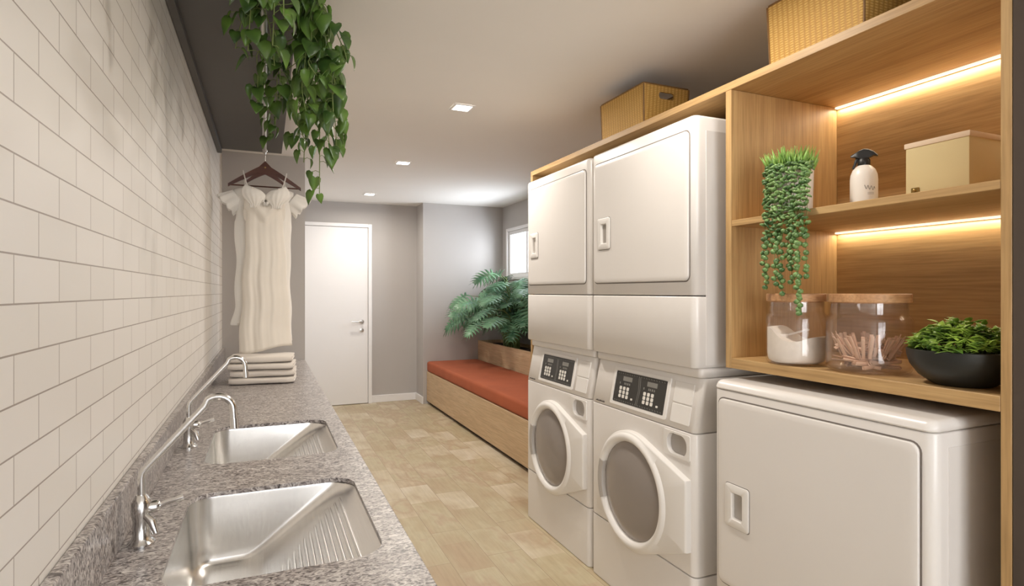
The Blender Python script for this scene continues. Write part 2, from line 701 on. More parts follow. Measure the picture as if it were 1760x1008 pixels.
def smooth_path(pts, sub=6):
    """Catmull-Rom through points"""
    P = [Vector(p) for p in pts]
    P = [P[0] * 2 - P[1]] + P + [P[-1] * 2 - P[-2]]
    out = []
    for i in range(1, len(P) - 2):
        for k in range(sub):
            t = k / sub
            a, b, c, d = P[i - 1], P[i], P[i + 1], P[i + 2]
            out.append(0.5 * ((2 * b) + (c - a) * t + (2 * a - 5 * b + 4 * c - d) * t * t + (3 * b - a - 3 * c + d) * t ** 3))
    out.append(P[-2])
    return out


def cut(o, bm_cut):
    """boolean difference, applied at once"""
    me = bpy.data.meshes.new('cutter')
    bmesh.ops.recalc_face_normals(bm_cut, faces=bm_cut.faces)
    bm_cut.to_mesh(me)
    bm_cut.free()
    c = bpy.data.objects.new('cutter', me)
    COL.objects.link(c)
    c.parent = o.parent
    md = o.modifiers.new('cut', 'BOOLEAN')
    md.operation = 'DIFFERENCE'
    md.solver = 'EXACT'
    md.object = c
    bpy.context.view_layer.update()
    dg = bpy.context.evaluated_depsgraph_get()
    nm = bpy.data.meshes.new_from_object(o.evaluated_get(dg))
    o.modifiers.clear()
    o.data = nm
    bpy.data.objects.remove(c)
    bpy.data.meshes.remove(me)


def resmooth(o, angle=35):
    for p in o.data.polygons:
        p.use_smooth = True
    o.data.set_sharp_from_angle(angle=math.radians(angle))


# ------------------------------------------------------------------ the room
bm = bx(-0.5, 3.0, -1.95, 7.2, -0.1, 0.0)
struct('floor', bm, 'floor')
struct('ceiling', bx(-0.5, 3.0, -1.95, 7.2, CEIL, CEIL + 0.1), 'ceiling')
struct('wall_left', bx(WX - 0.12, WX, -1.95, 7.2, 0, CEIL), 'tiles')
struct('wall_partition', bx(WX, 0.286, 4.79, 6.98, 0, CEIL), 'grey_wall')
struct('wall_back', bx(WX, 2.84, 6.98, 7.1, 0, CEIL), 'grey_wall')
struct('wall_alcove', bx(1.71, 2.72, 6.66, 6.98, 0, CEIL), 'grey_wall')
WY0, WY1, WZ0, WZ1 = 5.42, 6.47, 1.50, 2.05
bm = bmesh.new()
box(bm, 2.72, 2.84, 3.22, WY0, 0, CEIL)
box(bm, 2.72, 2.84, WY1, 6.98, 0, CEIL)
box(bm, 2.72, 2.84, WY0, WY1, 0, WZ0)
box(bm, 2.72, 2.84, WY0, WY1, WZ1, CEIL)
struct('wall_right', bm, 'grey_wall')
struct('wall_niche', bx(2.15, 2.84, 0.73, 3.22, 0, CEIL), 'cream_wall')
struct('wall_entrance', bx(1.5, 2.84, -1.8, 0.728, 0, CEIL), 'dark_wall')
bm = bmesh.new()                                    # the wall behind the camera opened for the added rear light
box(bm, WX, -0.13, -1.92, -1.8, 0, CEIL)
box(bm, 1.37, 1.5, -1.92, -1.8, 0, CEIL)
box(bm, -0.13, 1.37, -1.92, -1.8, 0, 0.5)
box(bm, -0.13, 1.37, -1.92, -1.8, 2.2, CEIL)
struct('wall_rear', bm, 'cream_wall')


def window(name, along, a0, a1, z0, z1, depth0, depth1, label=None):
    """a white frame with one middle bar in an opening; along = axis of its width"""
    bm = bmesh.new()
    f = 0.045

    def bb(a, b, c, d):
        if along == 'y':
            box(bm, depth0, depth1, a, b, c, d, 0.003, 1)
        else:
            box(bm, a, b, depth0, depth1, c, d, 0.003, 1)
    bb(a0, a0 + f, z0, z1)
    bb(a1 - f, a1, z0, z1)
    bb(a0 + f, a1 - f, z0, z0 + f)
    bb(a0 + f, a1 - f, z1 - f, z1)
    mid = (a0 + a1) / 2
    bb(mid - f / 2, mid + f / 2, z0 + f, z1 - f)
    w = struct(name, bm, 'white_paint')
    m = (depth0 + depth1) / 2
    if along == 'y':
        g = bx(m - 0.003, m + 0.003, a0 + f - 0.004, a1 - f + 0.004, z0 + f - 0.004, z1 - f + 0.004)
    else:
        g = bx(a0 + f - 0.004, a1 - f + 0.004, m - 0.003, m + 0.003, z0 + f - 0.004, z1 - f + 0.004)
    link_bm('pane', g, 'window_glass', w)
    return w


window('window_1', 'y', WY0, WY1, WZ0, WZ1, 2.725, 2.80)
window('window_added', 'x', -0.13, 1.37, 0.5, 2.2, -1.89, -1.83)  # unseen window, added to bring in soft light from behind
# casing around the side window
bm = bmesh.new()
c = 0.035
for a, b, z0, z1 in ((WY0 - c, WY0, WZ0 - c, WZ1 + c), (WY1, WY1 + c, WZ0 - c, WZ1 + c), (WY0, WY1, WZ1, WZ1 + c), (WY0, WY1, WZ0 - c, WZ0)):
    box(bm, 2.700, 2.7205, a, b, z0, z1, 0.003, 1)
struct('trim_1', bm, 'white_paint')

# door in the back wall
bm = bx(0.335, 1.118, 6.945, 6.979, 0.006, 2.075, 0.003, 1)
door = struct('door_1', bm, 'white_paint')
bm = bmesh.new()
for yy in (0.30,):
    box(bm, 0.29, 0.333, 6.93, 6.9795, 0, 2.12, 0.004, 1)
    box(bm, 1.121, 1.163, 6.93, 6.9795, 0, 2.12, 0.004, 1)
    box(bm, 0.333, 1.121, 6.93, 6.9795, 2.078, 2.12, 0.004, 1)
link_bm('door_frame', bm, 'white_paint', door)
bm = bmesh.new()
HX, HZ = 1.045, 0.968
lathe(bm, [(0.0, 0), (0.024, 0), (0.026, -0.006), (0.0, -0.008)], (HX, 6.944, HZ), 24, 'y')
tube(bm, smooth_path([(HX, 6.94, HZ), (HX, 6.90, HZ), (HX - 0.012, 6.888, HZ), (HX - 0.06, 6.885, HZ), (HX - 0.12, 6.887, HZ)], 4), 0.0085, 10)
lh = link_bm('door_handle', bm, 'brushed', door, True)
lh['label'] = 'satin metal lever handle'
bm = bmesh.new()
lathe(bm, [(0.0, 0), (0.022, 0), (0.024, -0.006), (0.010, -0.008), (0.008, -0.004), (0.0, -0.004)], (HX, 6.944, HZ - 0.10), 24, 'y')
link_bm('keyhole_rosette', bm, 'brushed', door, True)

# skirting
bm = bmesh.new()
box(bm, 1.165, 1.71, 6.962, 6.9795, 0, 0.085, 0.003, 1)
struct('baseboard_back', bm, 'white_paint')
bm = bmesh.new()
box(bm, 1.692, 1.7095, 6.645, 6.962, 0, 0.085, 0.003, 1)
struct('baseboard_alcove', bm, 'white_paint')
bm = bx(0.2865, 0.30, 4.80, 6.92, 0, 0.085, 0.003, 1)
struct('baseboard_partition', bm, 'white_paint')


# ------------------------------------------------------------------ ceiling lights
def downlight(x, y, label, watts):
    t = thing('ceiling_light', label, 'ceiling light', (x, y, CEIL), 0, 'recessed ceiling lights')
    bm = bmesh.new()
    o, i = 0.062, 0.047
    loft(bm, [[(p[0], p[1], -0.0005) for p in rrect(-o, o, -o, o, 0.006, 2)],
              [(p[0], p[1], -0.005) for p in rrect(-o, o, -o, o, 0.006, 2)],
              [(p[0], p[1], -0.005) for p in rrect(-i, i, -i, i, 0.004, 2)],
              [(p[0], p[1], -0.001) for p in rrect(-i, i, -i, i, 0.004, 2)]])
    link_bm('frame', bm, 'white_paint', t)
    d = bx(-i, i, -i, i, -0.004, -0.001)
    dd = link_bm('diffuser', d, 'lamp', t)
    dd['label'] = 'glowing square diffuser'
    l = area_light('lamp_light', (0, 0, -0.012), (0, 0, 0), 0.085, 0.085, watts, (1.0, 0.93, 0.84), math.radians(170))
    l.parent = t
    return t


downlight(1.03, 3.13, 'square recessed ceiling light, biggest and nearest of the row of three', 12)
downlight(1.03, 4.66, 'square recessed ceiling light, middle one of the row of three', 11)
downlight(1.03, 6.30, 'square recessed ceiling light, small one above the far white door', 9)
downlight(1.03, 1.55, 'added square ceiling light over the washing machines, unseen above the frame', 10)  # fourth lamp is out of view, added for its light


# ------------------------------------------------------------------ worktop, sinks, taps
SX0, SX1 = -0.178, 0.228
SINKS = [(1.178, 1.712), (1.985, 2.525)]
wt = thing('granite_worktop', 'long grey speckled granite worktop with two sink cut-outs along the tiled wall', 'worktop', (0, 2.4, CT))


def loc_bm(bm, o):
    bmesh.ops.translate(bm, verts=bm.verts, vec=-Vector(o))
    return bm


slab = link_bm('slab', loc_bm(bx(WX + 0.001, 0.286, -0.3, 4.788, CT - 0.011, CT, 0.002, 2), (0, 2.4, CT)), 'granite', wt)
for (a, b) in SINKS:
    cb = bmesh.new()
    o = rrect(SX0, SX1, a, b, 0.065, 8)
    loft(cb, [[(p[0], p[1] - 2.4, -0.1) for p in o], [(p[0], p[1] - 2.4, 0.1) for p in o]], True, True)
    cut(slab, cb)
link_bm('front_apron', loc_bm(bx(0.262, 0.2855, -0.3, 4.788, CT - 0.04, CT - 0.0115, 0.002, 1), (0, 2.4, CT)), 'granite', wt)
link_bm('backsplash', loc_bm(bx(WX + 0.001, WX + 0.020, -0.3, 4.788, CT, 0.905, 0.003, 2), (0, 2.4, CT)), 'granite', wt)

cabn = thing('base_cabinet', 'white base cabinet carrying the granite worktop', 'cabinet', (0, 2.4, 0))
bm = bmesh.new()
box(bm, WX + 0.001, 0.235, -0.28, 4.785, 0.08, 0.12)
box(bm, WX + 0.001, 0.235, -0.28, -0.26, 0.12, CT - 0.0415)
box(bm, WX + 0.001, 0.235, 4.765, 4.785, 0.12, CT - 0.0415)
box(bm, WX + 0.001, WX + 0.02, -0.26, 4.765, 0.12, CT - 0.0415)
box(bm, 0.215, 0.235, -0.26, 4.765, CT - 0.06, CT - 0.0415)
box(bm, WX + 0.02, 0.2, -0.26, 4.765, 0.0, 0.079)
link_bm('carcass', loc_bm(bm, (0, 2.4, 0)), 'white_paint', cabn)
nd = 8
for i in range(nd):
    a = -0.26 + (5.025 / nd) * i
    d = link_bm('cabinet_door', loc_bm(bx(0.236, 0.254, a + 0.003, a + 5.025 / nd - 0.003, 0.085, CT - 0.062, 0.003, 1), (0, 2.4, 0)), 'white_paint', cabn)
    hb = bmesh.new()
    yy = a + (0.06 if i % 2 else 5.025 / nd - 0.06)
    tube(hb, [(0.254, yy, 0.58), (0.278, yy, 0.58), (0.278, yy, 0.68), (0.254, yy, 0.68)], 0.005, 8)
    link_bm('handle', loc_bm(hb, (0, 2.4, 0)), 'brushed', d, True)


def sink(a, b, label, ridges):
    cy = (a + b) / 2
    t = thing('sink', label, 'sink', (0.02, cy, CT), 0, 'sinks in the worktop')
    bm = bmesh.new()
    zb = 0.60 - CT
    rings = []

    def ring(s, z, extra=0.0, r=0.065):
        x0 = SX0 - 0.004 + 0.012 * s + extra - 0.02
        x1 = SX1 + 0.004 + (-0.252) * s - extra - 0.02
        y0, y1 = a - 0.004 + 0.010 * s + extra - cy, b + 0.004 - 0.012 * s - extra - cy
        return [(p[0], p[1], z) for p in rrect(x0, x1, y0, y1, min(r, (x1 - x0) / 2.2), 8)]
    # flange under the slab, then the bowl
    fl = [(p[0], p[1], -0.0125) for p in rrect(SX0 - 0.035 , SX1 - 0.005, a - 0.02 - cy, b + 0.02 - cy, 0.07, 8)]
    fl2 = [(p[0], p[1], -0.0125) for p in rrect(SX0 - 0.024, SX1 - 0.016, a - 0.004 - cy, b + 0.004 - cy, 0.065, 8)]
    rings = [fl2, ring(0.015, -0.0135), ring(0.04, -0.020, 0, 0.064)]
    for k in range(1, 9):
        s = 0.04 + (0.90 - 0.04) * k / 8
        rings.append(ring(s, -0.020 + (zb + 0.018 + 0.020) * k / 8, 0, 0.062 - 0.012 * k / 8))
    rings.append(ring(0.94, zb + 0.008, 0.004, 0.05))
    rings.append(ring(0.97, zb + 0.002, 0.012, 0.045))
    rings.append(ring(0.98, zb, 0.024, 0.04))
    loft(bm, rings, False, True)
    loft(bm, [fl, fl2])
    bo = link_bm('bowl', bm, 'steel', t, True, 60)
    md = bo.modifiers.new('thick', 'SOLIDIFY')
    md.thickness = 0.0012
    md.offset = 0
    if ridges:
        bm = bmesh.new()
        # ribs lie along y across the sloping side
        for k in range(13):
            s = 0.17 + 0.054 * k
            z = -0.020 + (zb + 0.018 + 0.020) * (s - 0.04) / 0.86
            x = SX1 + 0.004 - 0.252 * s - 0.02
            ya = a + 0.065 - cy
            yb = b - 0.055 - 0.14 * (k / 12) ** 1.2 - cy
            nrm = Vector((-0.6, 0, 0.8)).normalized()
            pts = []
            for q in range(9):
                u = q / 8
                h = math.sin(PI * min(1, min(u, 1 - u) * 5) / 2) * 0.0040 - 0.0012
                p = Vector((x, ya + (yb - ya) * u, z)) + nrm * h
                pts.append(p)
            tube(bm, pts, 0.0042, 8)
        link_bm('washboard_ribs', bm, 'steel', t, True, 60)
    bm = bmesh.new()
    lathe(bm, [(0.0, 0.0015), (0.024, 0.0015), (0.034, 0.004), (0.038, 0.001), (0.038, -0.03), (0.0, -0.03)], (-0.115, 0.0, zb), 28)
    link_bm('drain', bm, 'chrome', t, True)
    return t


sink(*SINKS[0], 'nearest steel sink with a ribbed washboard side, set in the granite', True)
sink(*SINKS[1], 'smooth steel sink further back, between the near sink and the towels', True)


def faucet():
    t = thing('faucet', 'tall chrome tap with long angled spout beside the nearest sink', 'tap', (-0.239, 1.42, CT), 0, 'taps by the sinks')
    bm = bmesh.new()
    lathe(bm, [(0, 0), (0.026, 0), (0.026, 0.005), (0.021, 0.010), (0.0165, 0.016), (0.016, 0.05), (0.019, 0.066), (0.019, 0.088), (0.0145, 0.096), (0.010, 0.104), (0, 0.104)], (0, 0, 0), 28)
    link_bm('body', bm, 'chrome', t, True)
    bm = bmesh.new()
    p = [(0, 0, 0.10), (0, 0, 0.140), (0.003, 0, 0.152), (0.012, 0, 0.163)]
    p += [(0.05, 0, 0.205), (0.09, 0, 0.250), (0.118, 0, 0.281)]
    for k in range(0, 9):
        th = math.radians(125 - 125 * k / 8)
        p.append((0.142 + 0.032 * math.cos(th), 0, 0.270 + 0.030 * math.sin(th)))
    p.append((0.176, 0, 0.235))
    tube(bm, p, 0.0075, 14)
    sp = link_bm('spout', bm, 'chrome', t, True, 60)
    bm = bmesh.new()
    tube(bm, [(0.1755, 0, 0.250), (0.1765, 0, 0.228)], 0.0088, 14)
    link_bm('nozzle', bm, 'chrome', sp, True)
    bm = bmesh.new()
    lathe(bm, [(0, 0.01), (0.012, 0.01), (0.013, 0.028), (0.009, 0.034), (0, 0.034)], (0, 0, 0.076), 18, 'x')
    tube(bm, [(0.033, 0, 0.076), (0.041, 0, 0.080), (0.052, -0.004, 0.084), (0.078, -0.004, 0.090)], [0.006, 0.0055, 0.005, 0.0062], 10)
    link_bm('lever', bm, 'chrome', t, True)
    bm = bmesh.new()
    tube(bm, [(0.010, -0.012, 0.062), (0.022, -0.020, 0.052), (0.030, -0.024, 0.028)], [0.007, 0.0085, 0.006], 12)
    link_bm('filter_knob', bm, 'chrome', t, True)
    return t


f1 = faucet()
dup(f1, (-0.239, 2.24, CT), 0, 'tall chrome tap with long angled spout beside the further sink, in front of the towels')


# folded towels
def towel(x, y, z, w, d, h, rz, label, mat='towel', seed=0):
    bm = bmesh.new()
    ns, nx = 36, 22
    rings = []
    for i in range(nx + 1):
        u = i / nx
        ring = []
        e = 1 - 0.10 * (abs(u * 2 - 1) ** 10)
        for k in range(ns):
            a = 2 * PI * k / ns
            ca, sa = math.cos(a), math.sin(a)
            # superellipse section, fold at the front
            yy = (d / 2) * math.copysign(abs(ca) ** 0.28, ca)
            zz = (h / 2) * math.copysign(abs(sa) ** 0.62, sa)
            p = Vector((-w / 2 + w * u, yy * e, zz * e))
            nn = noise.noise(Vector((p.x * 9 + seed * 5.1, p.y * 9, p.z * 20)))
            p.z += nn * 0.0028
            p.y += noise.noise(Vector((p.x * 7 + seed * 3.3, 2.2, p.z * 30))) * 0.005
            p.z += h / 2 
            ring.append(p)
        rings.append(ring)
    loft(bm, rings, True, True)
    t = thing('folded_towel', label, 'towel', (x, y, z), rz, 'folded towels stacked on the worktop')
    link_bm('folds', bm, mat, t, True, 60)
    # the turned-in layers seen at the end of the fold
    for s in (-1, 1):
        bm = bmesh.new()
        for dz in (0.30, 0.70):
            pts = [(s * (w / 2 - 0.002), -d / 2 + 0.02 + 0.01 * q, h * dz + 0.002 * math.sin(q)) for q in range(0, int(d * 100) - 3)]
            tube(bm, pts, h * 0.14, 8)
        link_bm('edge_layers', bm, mat, t, True, 60)


th = 0.0405
zt = CT + 0.002
for i, (dx, dy, rz, w) in enumerate([(0.0, 0.0, -0.10, 0.345), (0.004, 0.004, -0.085, 0.34), (-0.004, 0.0, -0.11, 0.345), (-0.006, 0.006, -0.10, 0.335)]):
    towel(-0.008 + dx, 3.70 + dy, zt, w, 0.24, th - 0.002, rz,
          ['folded cream towel at the bottom of the stack on the worktop',
           'folded cream towel second from the bottom of the stack',
           'folded cream towel second from the top of the stack',
           'folded cream towel on top of the stack on the worktop'][i], seed=i)
    zt += th

# ------------------------------------------------------------------ overhead dark shelf, rail, clothes
SHZ = 2.28
bm = bx(WX + 0.001, 0.105, 1.50, 4.32, SHZ, SHZ + 0.035, 0.002, 1)
ov = thing('overhead_shelf', 'dark grey overhead shelf along the top of the tiled wall', 'shelf', (-0.1, 2.9, SHZ))
link_bm('board', loc_bm(bm, (-0.1, 2.9, SHZ)), 'shelf_dark', ov)
bm = bx(WX + 0.0012, WX + 0.028, 1.50, 4.32, SHZ - 0.03, SHZ, 0.002, 1)
link_bm('wall_batten', loc_bm(bm, (-0.1, 2.9, SHZ)), 'shelf_dark', ov)

rail = thing('clothes_rail', 'steel clothes rail hung under the dark overhead shelf', 'rail', (0.0, 2.9, 2.20))
bm = bmesh.new()
tube(bm, [(-0.004, -1.2, 0), (-0.004, 1.05, 0)], 0.0115, 16)
link_bm('bar', bm, 'brushed', rail, True)
for yy in (-1.0, -0.15, 0.70):
    bm = bmesh.new()
    tube(bm, [(-0.004, yy, 0.079), (-0.004, yy, 0.0)], 0.007, 10)
    lathe(bm, [(0, 0), (0.022, 0), (0.022, -0.006), (0, -0.006)], (-0.004, yy, 0.0795), 18)
    lathe(bm, [(0.0118, -0.012), (0.017, -0.012), (0.017, 0.012), (0.0118, 0.012)], (-0.004, yy, 0), 18, 'y', False)
    link_bm('bracket', bm, 'black', rail, True)

HYY = 3.90
hg = thing('clothes_hanger', 'dark wooden clothes hanger hooked on the rail, carrying the white dress', 'hanger', (0, HYY, 2.10))


def yoke(bm, y, zoff, half, drop, thick, arch=0.02):
    """curved shoulder piece"""
    pts_top, pts_bot = [], []
    for i in range(25):
        u = -1 + 2 * i / 24
        zz = -drop * abs(u) ** 1.15 + arch * (1 - min(1, abs(u) * 6))
        hh = 0.040 - 0.022 * abs(u)
        pts_top.append((u * half, zz + hh / 2))
        pts_bot.append((u * half, zz - hh / 2 - 0.004 * (1 - abs(u))))
    out = pts_top + pts_bot[::-1]
    loft(bm, [[(p[0], y - thick / 2, p[1] + zoff) for p in out], [(p[0], y + thick / 2, p[1] + zoff) for p in out]], True, True)


bm = bmesh.new()
yoke(bm, 0, -0.008, 0.208, 0.122, 0.014)
link_bm('yoke', bm, 'hanger_wood', hg, True, 30)
bm = bmesh.new()
yoke(bm, -0.0125, -0.030, 0.105, 0.075, 0.010, 0.0)
link_bm('inner_yoke', bm, 'hanger_wood', hg, True, 30)
bm = bmesh.new()
tube(bm, [(-0.196, 0, -0.127), (0.196, 0, -0.127)], 0.0045, 8)
link_bm('bar', bm, 'hanger_wood', hg, True)
bm = bmesh.new()
hk = [(0, 0, 0.02), (0, 0, 0.062)]
# hook loops over the rail, whose axis runs along y
cxr, czr, rr = -0.004, 0.100, 0.0145
for k in range(0, 11):
    a = math.radians(-60 + 24 * k)
    hk.append((cxr + rr * math.cos(a), 0, czr + rr * math.sin(a)))
tube(bm, hk, 0.0022, 8)
link_bm('hook', bm, 'chrome', hg, True)
bm = bmesh.new()
lathe(bm, [(0, 0), (0.005, 0), (0.004, -0.002), (0, -0.003)], (0, -0.018, -0.010), 12, 'y')
link_bm('screw', bm, 'brass', hg, True)


def garment(name, label, cat, prof, mat, y0, pleats, pd, top_fn, bottom_fn, extra=None, group=None, nseg=120, nz=46, seed=0, sh=0.0):
    """hanging garment: closed sleeve of cloth, prof(t) -> (left x, right x, half depth)"""
    t = thing(name, label, cat, (0, y0, 1.95))
    bm = bmesh.new()
    rings = []
    for j in range(nz + 1):
        v = j / nz
        ring = []
        for i in range(nseg):
            a = 2 * PI * i / nseg
            ca, sa = math.cos(a), math.sin(a)
            xl, xr, hd = prof(v)
            xx = (xl + xr) / 2 + (xr - xl) / 2 * math.copysign(abs(ca) ** 0.8, ca)
            zt_ = top_fn(xx, sa)
            zb_ = bottom_fn(xx, sa)
            z = zt_ + (zb_ - zt_) * v
            f = min(1.0, v * 2.4)
            ph = pleats * xx / 0.3 * 2 * PI + seed
            w = 0.8 * math.sin(ph * 0.55 + 0.9 * math.sin(v * 2.2 + xx * 9)) + 0.7 * math.sin(1.37 * ph + 1.1 + v * 2.4) + 0.35 * math.sin(3.1 * ph - v * 3)
            w *= 0.6 + 0.5 * math.sin(xx * 17 + 2 * v + seed)
            yy = hd * sa + pd * (0.25 + f) * w * abs(sa) ** 0.5 * math.copysign(1, sa)
            xx += 0.004 * math.sin(z * 21 + seed) * f
            ring.append((xx, yy, z - 1.95))
        rings.append(ring)
    loft(bm, rings)
    o = link_bm('cloth', bm, mat, t, True, 80)
    md = o.modifiers.new('thick', 'SOLIDIFY')
    md.thickness = 0.0016
    md.offset = 0
    return t


def lerp_prof(keys):
    def f(v):
        for (v0, a), (v1, b) in zip(keys, keys[1:]):
            if v <= v1:
                s = (v - v0) / (v1 - v0)
                s = s * s * (3 - 2 * s)
                return tuple(a[i] + (b[i] - a[i]) * s for i in range(len(a)))
        return keys[-1][1]
    return f


def dress_top(x, sa):
    ax = abs(x)
    z = 1.985 - 0.36 * max(0, ax - 0.075) if ax > 0.075 else 1.985
    if ax < 0.085:
        low = 1.85 if sa < 0 else 1.93
        z = low + (1.980 - low) * (ax / 0.085) ** 0.9
    return z


pr = lerp_prof([(0, (-0.176, 0.166, 0.028)), (0.06, (-0.176, 0.164, 0.04)), (0.20, (-0.166, 0.150, 0.045)), (0.24, (-0.174, 0.154, 0.045)),
                (0.5, (-0.166, 0.146, 0.05)), (0.85, (-0.172, 0.152, 0.06)), (1.0, (-0.196, 0.160, 0.064))])
dress = garment('short_sleeve_dress', 'white dress with fluttering scalloped short sleeves hanging behind the cream slip', 'dress', pr, 'white_cloth', HYY + 0.038,
                5, 0.0035, dress_top, lambda x, sa: 1.115 - 0.10 * max(0, (x + 0.05)) / 0.2, seed=1.3)
for s in (-1, 1):
    bm = bmesh.new()
    rings = []
    for j in range(13):
        v = j / 12
        ring = []
        for i in range(48):
            a = 2 * PI * i / 48
            # sleeve axis goes outward and down
            cx = s * (0.150 + 0.068 * v)
            cz = 1.905 - 1.95 - 0.050 * v
            r1 = 0.055 + 0.016 * v            # in the x-z plane, across the axis
            r2 = 0.026 + 0.016 * v
            fl = 1 + 0.16 * v * math.sin(7 * a + 1)
            ax_ = Vector((s * 0.62, 0, 0.78))
            p = Vector((cx, 0, cz)) + ax_ * (r1 * math.cos(a) * fl) + Vector((0, r2 * math.sin(a) * fl, 0))
            p += Vector((s * 0.78, 0, -0.62)) * (0.013 * v * v * abs(math.sin(4 * a)))
            ring.append(p)
        rings.append(ring)
    loft(bm, rings)
    o = link_bm('sleeve', bm, 'white_cloth', dress, True, 80)
    md = o.modifiers.new('thick', 'SOLIDIFY')
    md.thickness = 0.0015


def slip_top(x, sa):
    xc = x - 0.003
    ax = abs(xc)
    if sa > 0:
        return 1.84
    return 1.825 + 0.115 * max(0, min(1, ax / 0.085)) - 1.1 * max(0, ax - 0.088)


pr2 = lerp_prof([(0, (-0.114, 0.106, 0.030)), (0.07, (-0.120, 0.112, 0.045)), (0.13, (-0.102, 0.096, 0.030)),
                 (0.22, (-0.106, 0.104, 0.032)), (0.6, (-0.125, 0.128, 0.05)), (1.0, (-0.146, 0.150, 0.058))])
slip = garment('slip_dress', 'long cream satin slip dress with thin straps, hanging in front', 'dress', pr2, 'cream_cloth', HYY - 0.085,
               3, 0.0042, slip_top, lambda x, sa: 0.972 + 0.02 * math.sin(x * 14), seed=0.4)
for s in (-1, 1):
    bm = bmesh.new()
    xs = s * 0.092
    pts = [(xs - s * 0.006, -0.030, 1.935 - 1.95), (xs + s * 0.012, -0.012, 1.975 - 1.95), (xs + s * 0.030, 0.060, 2.052 - 1.95),
           (xs + s * 0.032, 0.085, 2.064 - 1.95), (xs + s * 0.030, 0.104, 2.045 - 1.95), (xs + s * 0.015, 0.098, 1.93 - 1.95)]
    P = smooth_path(pts, 5)
    rings = []
    for p in P:
        rings.append([p + Vector((dx, dy, 0)) for dx, dy in ((-0.0035, -0.001), (0.0035, -0.001), (0.0035, 0.001), (-0.0035, 0.001))])
    loft(bm, rings, True, True)
    st = link_bm('strap', bm, 'white_cloth', slip, True, 60)
# gathered bust cups with ruffle
for s in (-1, 1):
    bm = bmesh.new()
    rings = []
    for j in range(15):
        v = j / 14
        ring = []
        for i in range(25):
            u = i / 24
            # v down, u across the cup
            wid = 0.028 + 0.044 * math.sin(PI * min(1, v * 1.05 + 0.12))
            x = 0.003 + s * (0.060 + (u - 0.5) * 2 * wid * (0.95) + 0.010 * (1 - v))
            z = (1.945 - 0.122 * v - 0.03 * (0.5 - u) * (1 - v)) - 1.95
            y = -0.040 - 0.028 * math.sin(PI * u) * math.sin(PI * min(1, v + 0.08)) + 0.0035 * math.sin(u * 30 + s + v * 3) * v
            ring.append((x, y, z))
        rings.append(ring)
    loft(bm, rings, closed=False)
    o = link_bm('bust_cup', bm, 'white_cloth', slip, True, 80)
    md = o.modifiers.new('thick', 'SOLIDIFY')
    md.thickness = 0.0015
    # lace ruffle along the neckline
    bm = bmesh.new()
    r1, r2 = [], []
    for i in range(41):
        u = i / 40
        x = 0.003 + s * (0.008 + 0.080 * u)
        z = 1.838 + 0.10 * u - 1.95
        r1.append((x, -0.046, z))
        r2.append((x - s * 0.012, -0.054 + 0.006 * math.sin(i * 1.3), z + 0.010 + 0.003 * math.sin(i * 1.7)))
    loft(bm, [r1, r2], closed=False)
    o = link_bm('neck_ruffle', bm, 'white_cloth', slip, True, 80)
    md = o.modifiers.new('thick', 'SOLIDIFY')
    md.thickness = 0.001


# ------------------------------------------------------------------ leaves
def heart_leaf(bm, base, d, up, L, W, fold=0.35, droop=0.25):
    """heart-shaped leaf: base point, direction d, upper side up"""
    d = d.normalized()
    s = d.cross(up)
    s = s.normalized() if s.length > 1e-4 else Vector((1, 0, 0))
    n = s.cross(d).normalized()
    prof = [(-0.10, 0.0, 0.26), (0.04, 0.0, 0.47), (0.28, 0.0, 0.50), (0.55, 0.0, 0.36), (0.80, 0.0, 0.16), (1.0, 0.0, 0.0)]
    mid = [bm.verts.new(base + d * (L * max(0, t)) - n * (droop * L * max(0, t) ** 2)) for t, _, _ in prof]
    for sg in (-1, 1):
        side = []
        for (t, _, w) in prof[:-1]:
            side.append(bm.verts.new(base + d * (L * t) + s * (sg * W * w * 1.0) + n * (fold * W * w) - n * (droop * L * max(0, t) ** 2)))
        for i in range(len(prof) - 2):
            f = (mid[i], mid[i + 1], side[i + 1], side[i])
            bm.faces.new(f if sg > 0 else f[::-1])
        f = (mid[-2], mid[-1], side[-1])
        bm.faces.new(f if sg > 0 else f[::-1])


def finish_leaf(o, th=0.0008):
    md = o.modifiers.new('thick', 'SOLIDIFY')
    md.thickness = th
    md.offset = 0


# trailing plant over the edge of the dark shelf
PL = (0.15, 2.02, 2.20)
rnd = random.Random(5)
pt = thing('trailing_pothos', 'lush trailing green pothos hanging from the dark shelf above the dress', 'plant', PL)
bm = bmesh.new()
sm = bmesh.new()
PV = Vector(PL)


def vine(pts, lsize, step, jitter=0.035):
    P = smooth_path([Vector(p) for p in pts], 10)
    tube(sm, [p - PV for p in P], 0.0018, 5)
    acc = 0
    for a, b in zip(P, P[1:]):
        acc += (b - a).length
        while acc > step:
            acc -= step
            base = b.copy()
            ang = rnd.uniform(0, 2 * PI)
            out = Vector((math.cos(ang), math.sin(ang), rnd.uniform(-0.5, 0.3))).normalized()
            st = rnd.uniform(0.4, 1.0) * jitter
            lb = base + out * st
            tube(sm, [base - PV, base + out * st * 0.5 + Vector((0, 0, 0.006)) - PV, lb - PV], 0.0011, 4)
            d = (out * 0.55 + Vector((rnd.uniform(-.3, .3), rnd.uniform(-.3, .3), -1.0))).normalized()
            up = (out + Vector((rnd.uniform(-.5, .5), rnd.uniform(-.9, .1), 0.5))).normalized()
            L = lsize * rnd.uniform(0.6, 1.15)
            heart_leaf(bm, lb - PV, d, up, L, L * rnd.uniform(0.72, 0.95), rnd.uniform(0.1, 0.5), rnd.uniform(0.0, 0.35))


def px(pxx, pyy, t):
    """a point at depth t along the view axis, only used to place the vines' hanging lengths"""
    xc = (pxx - 880) / 992
    return Vector((math.sin(YAW) * t + xc * math.cos(YAW) * t, math.cos(YAW) * t - xc * math.sin(YAW) * t, CAM_H + (502 - pyy) / 992 * t))


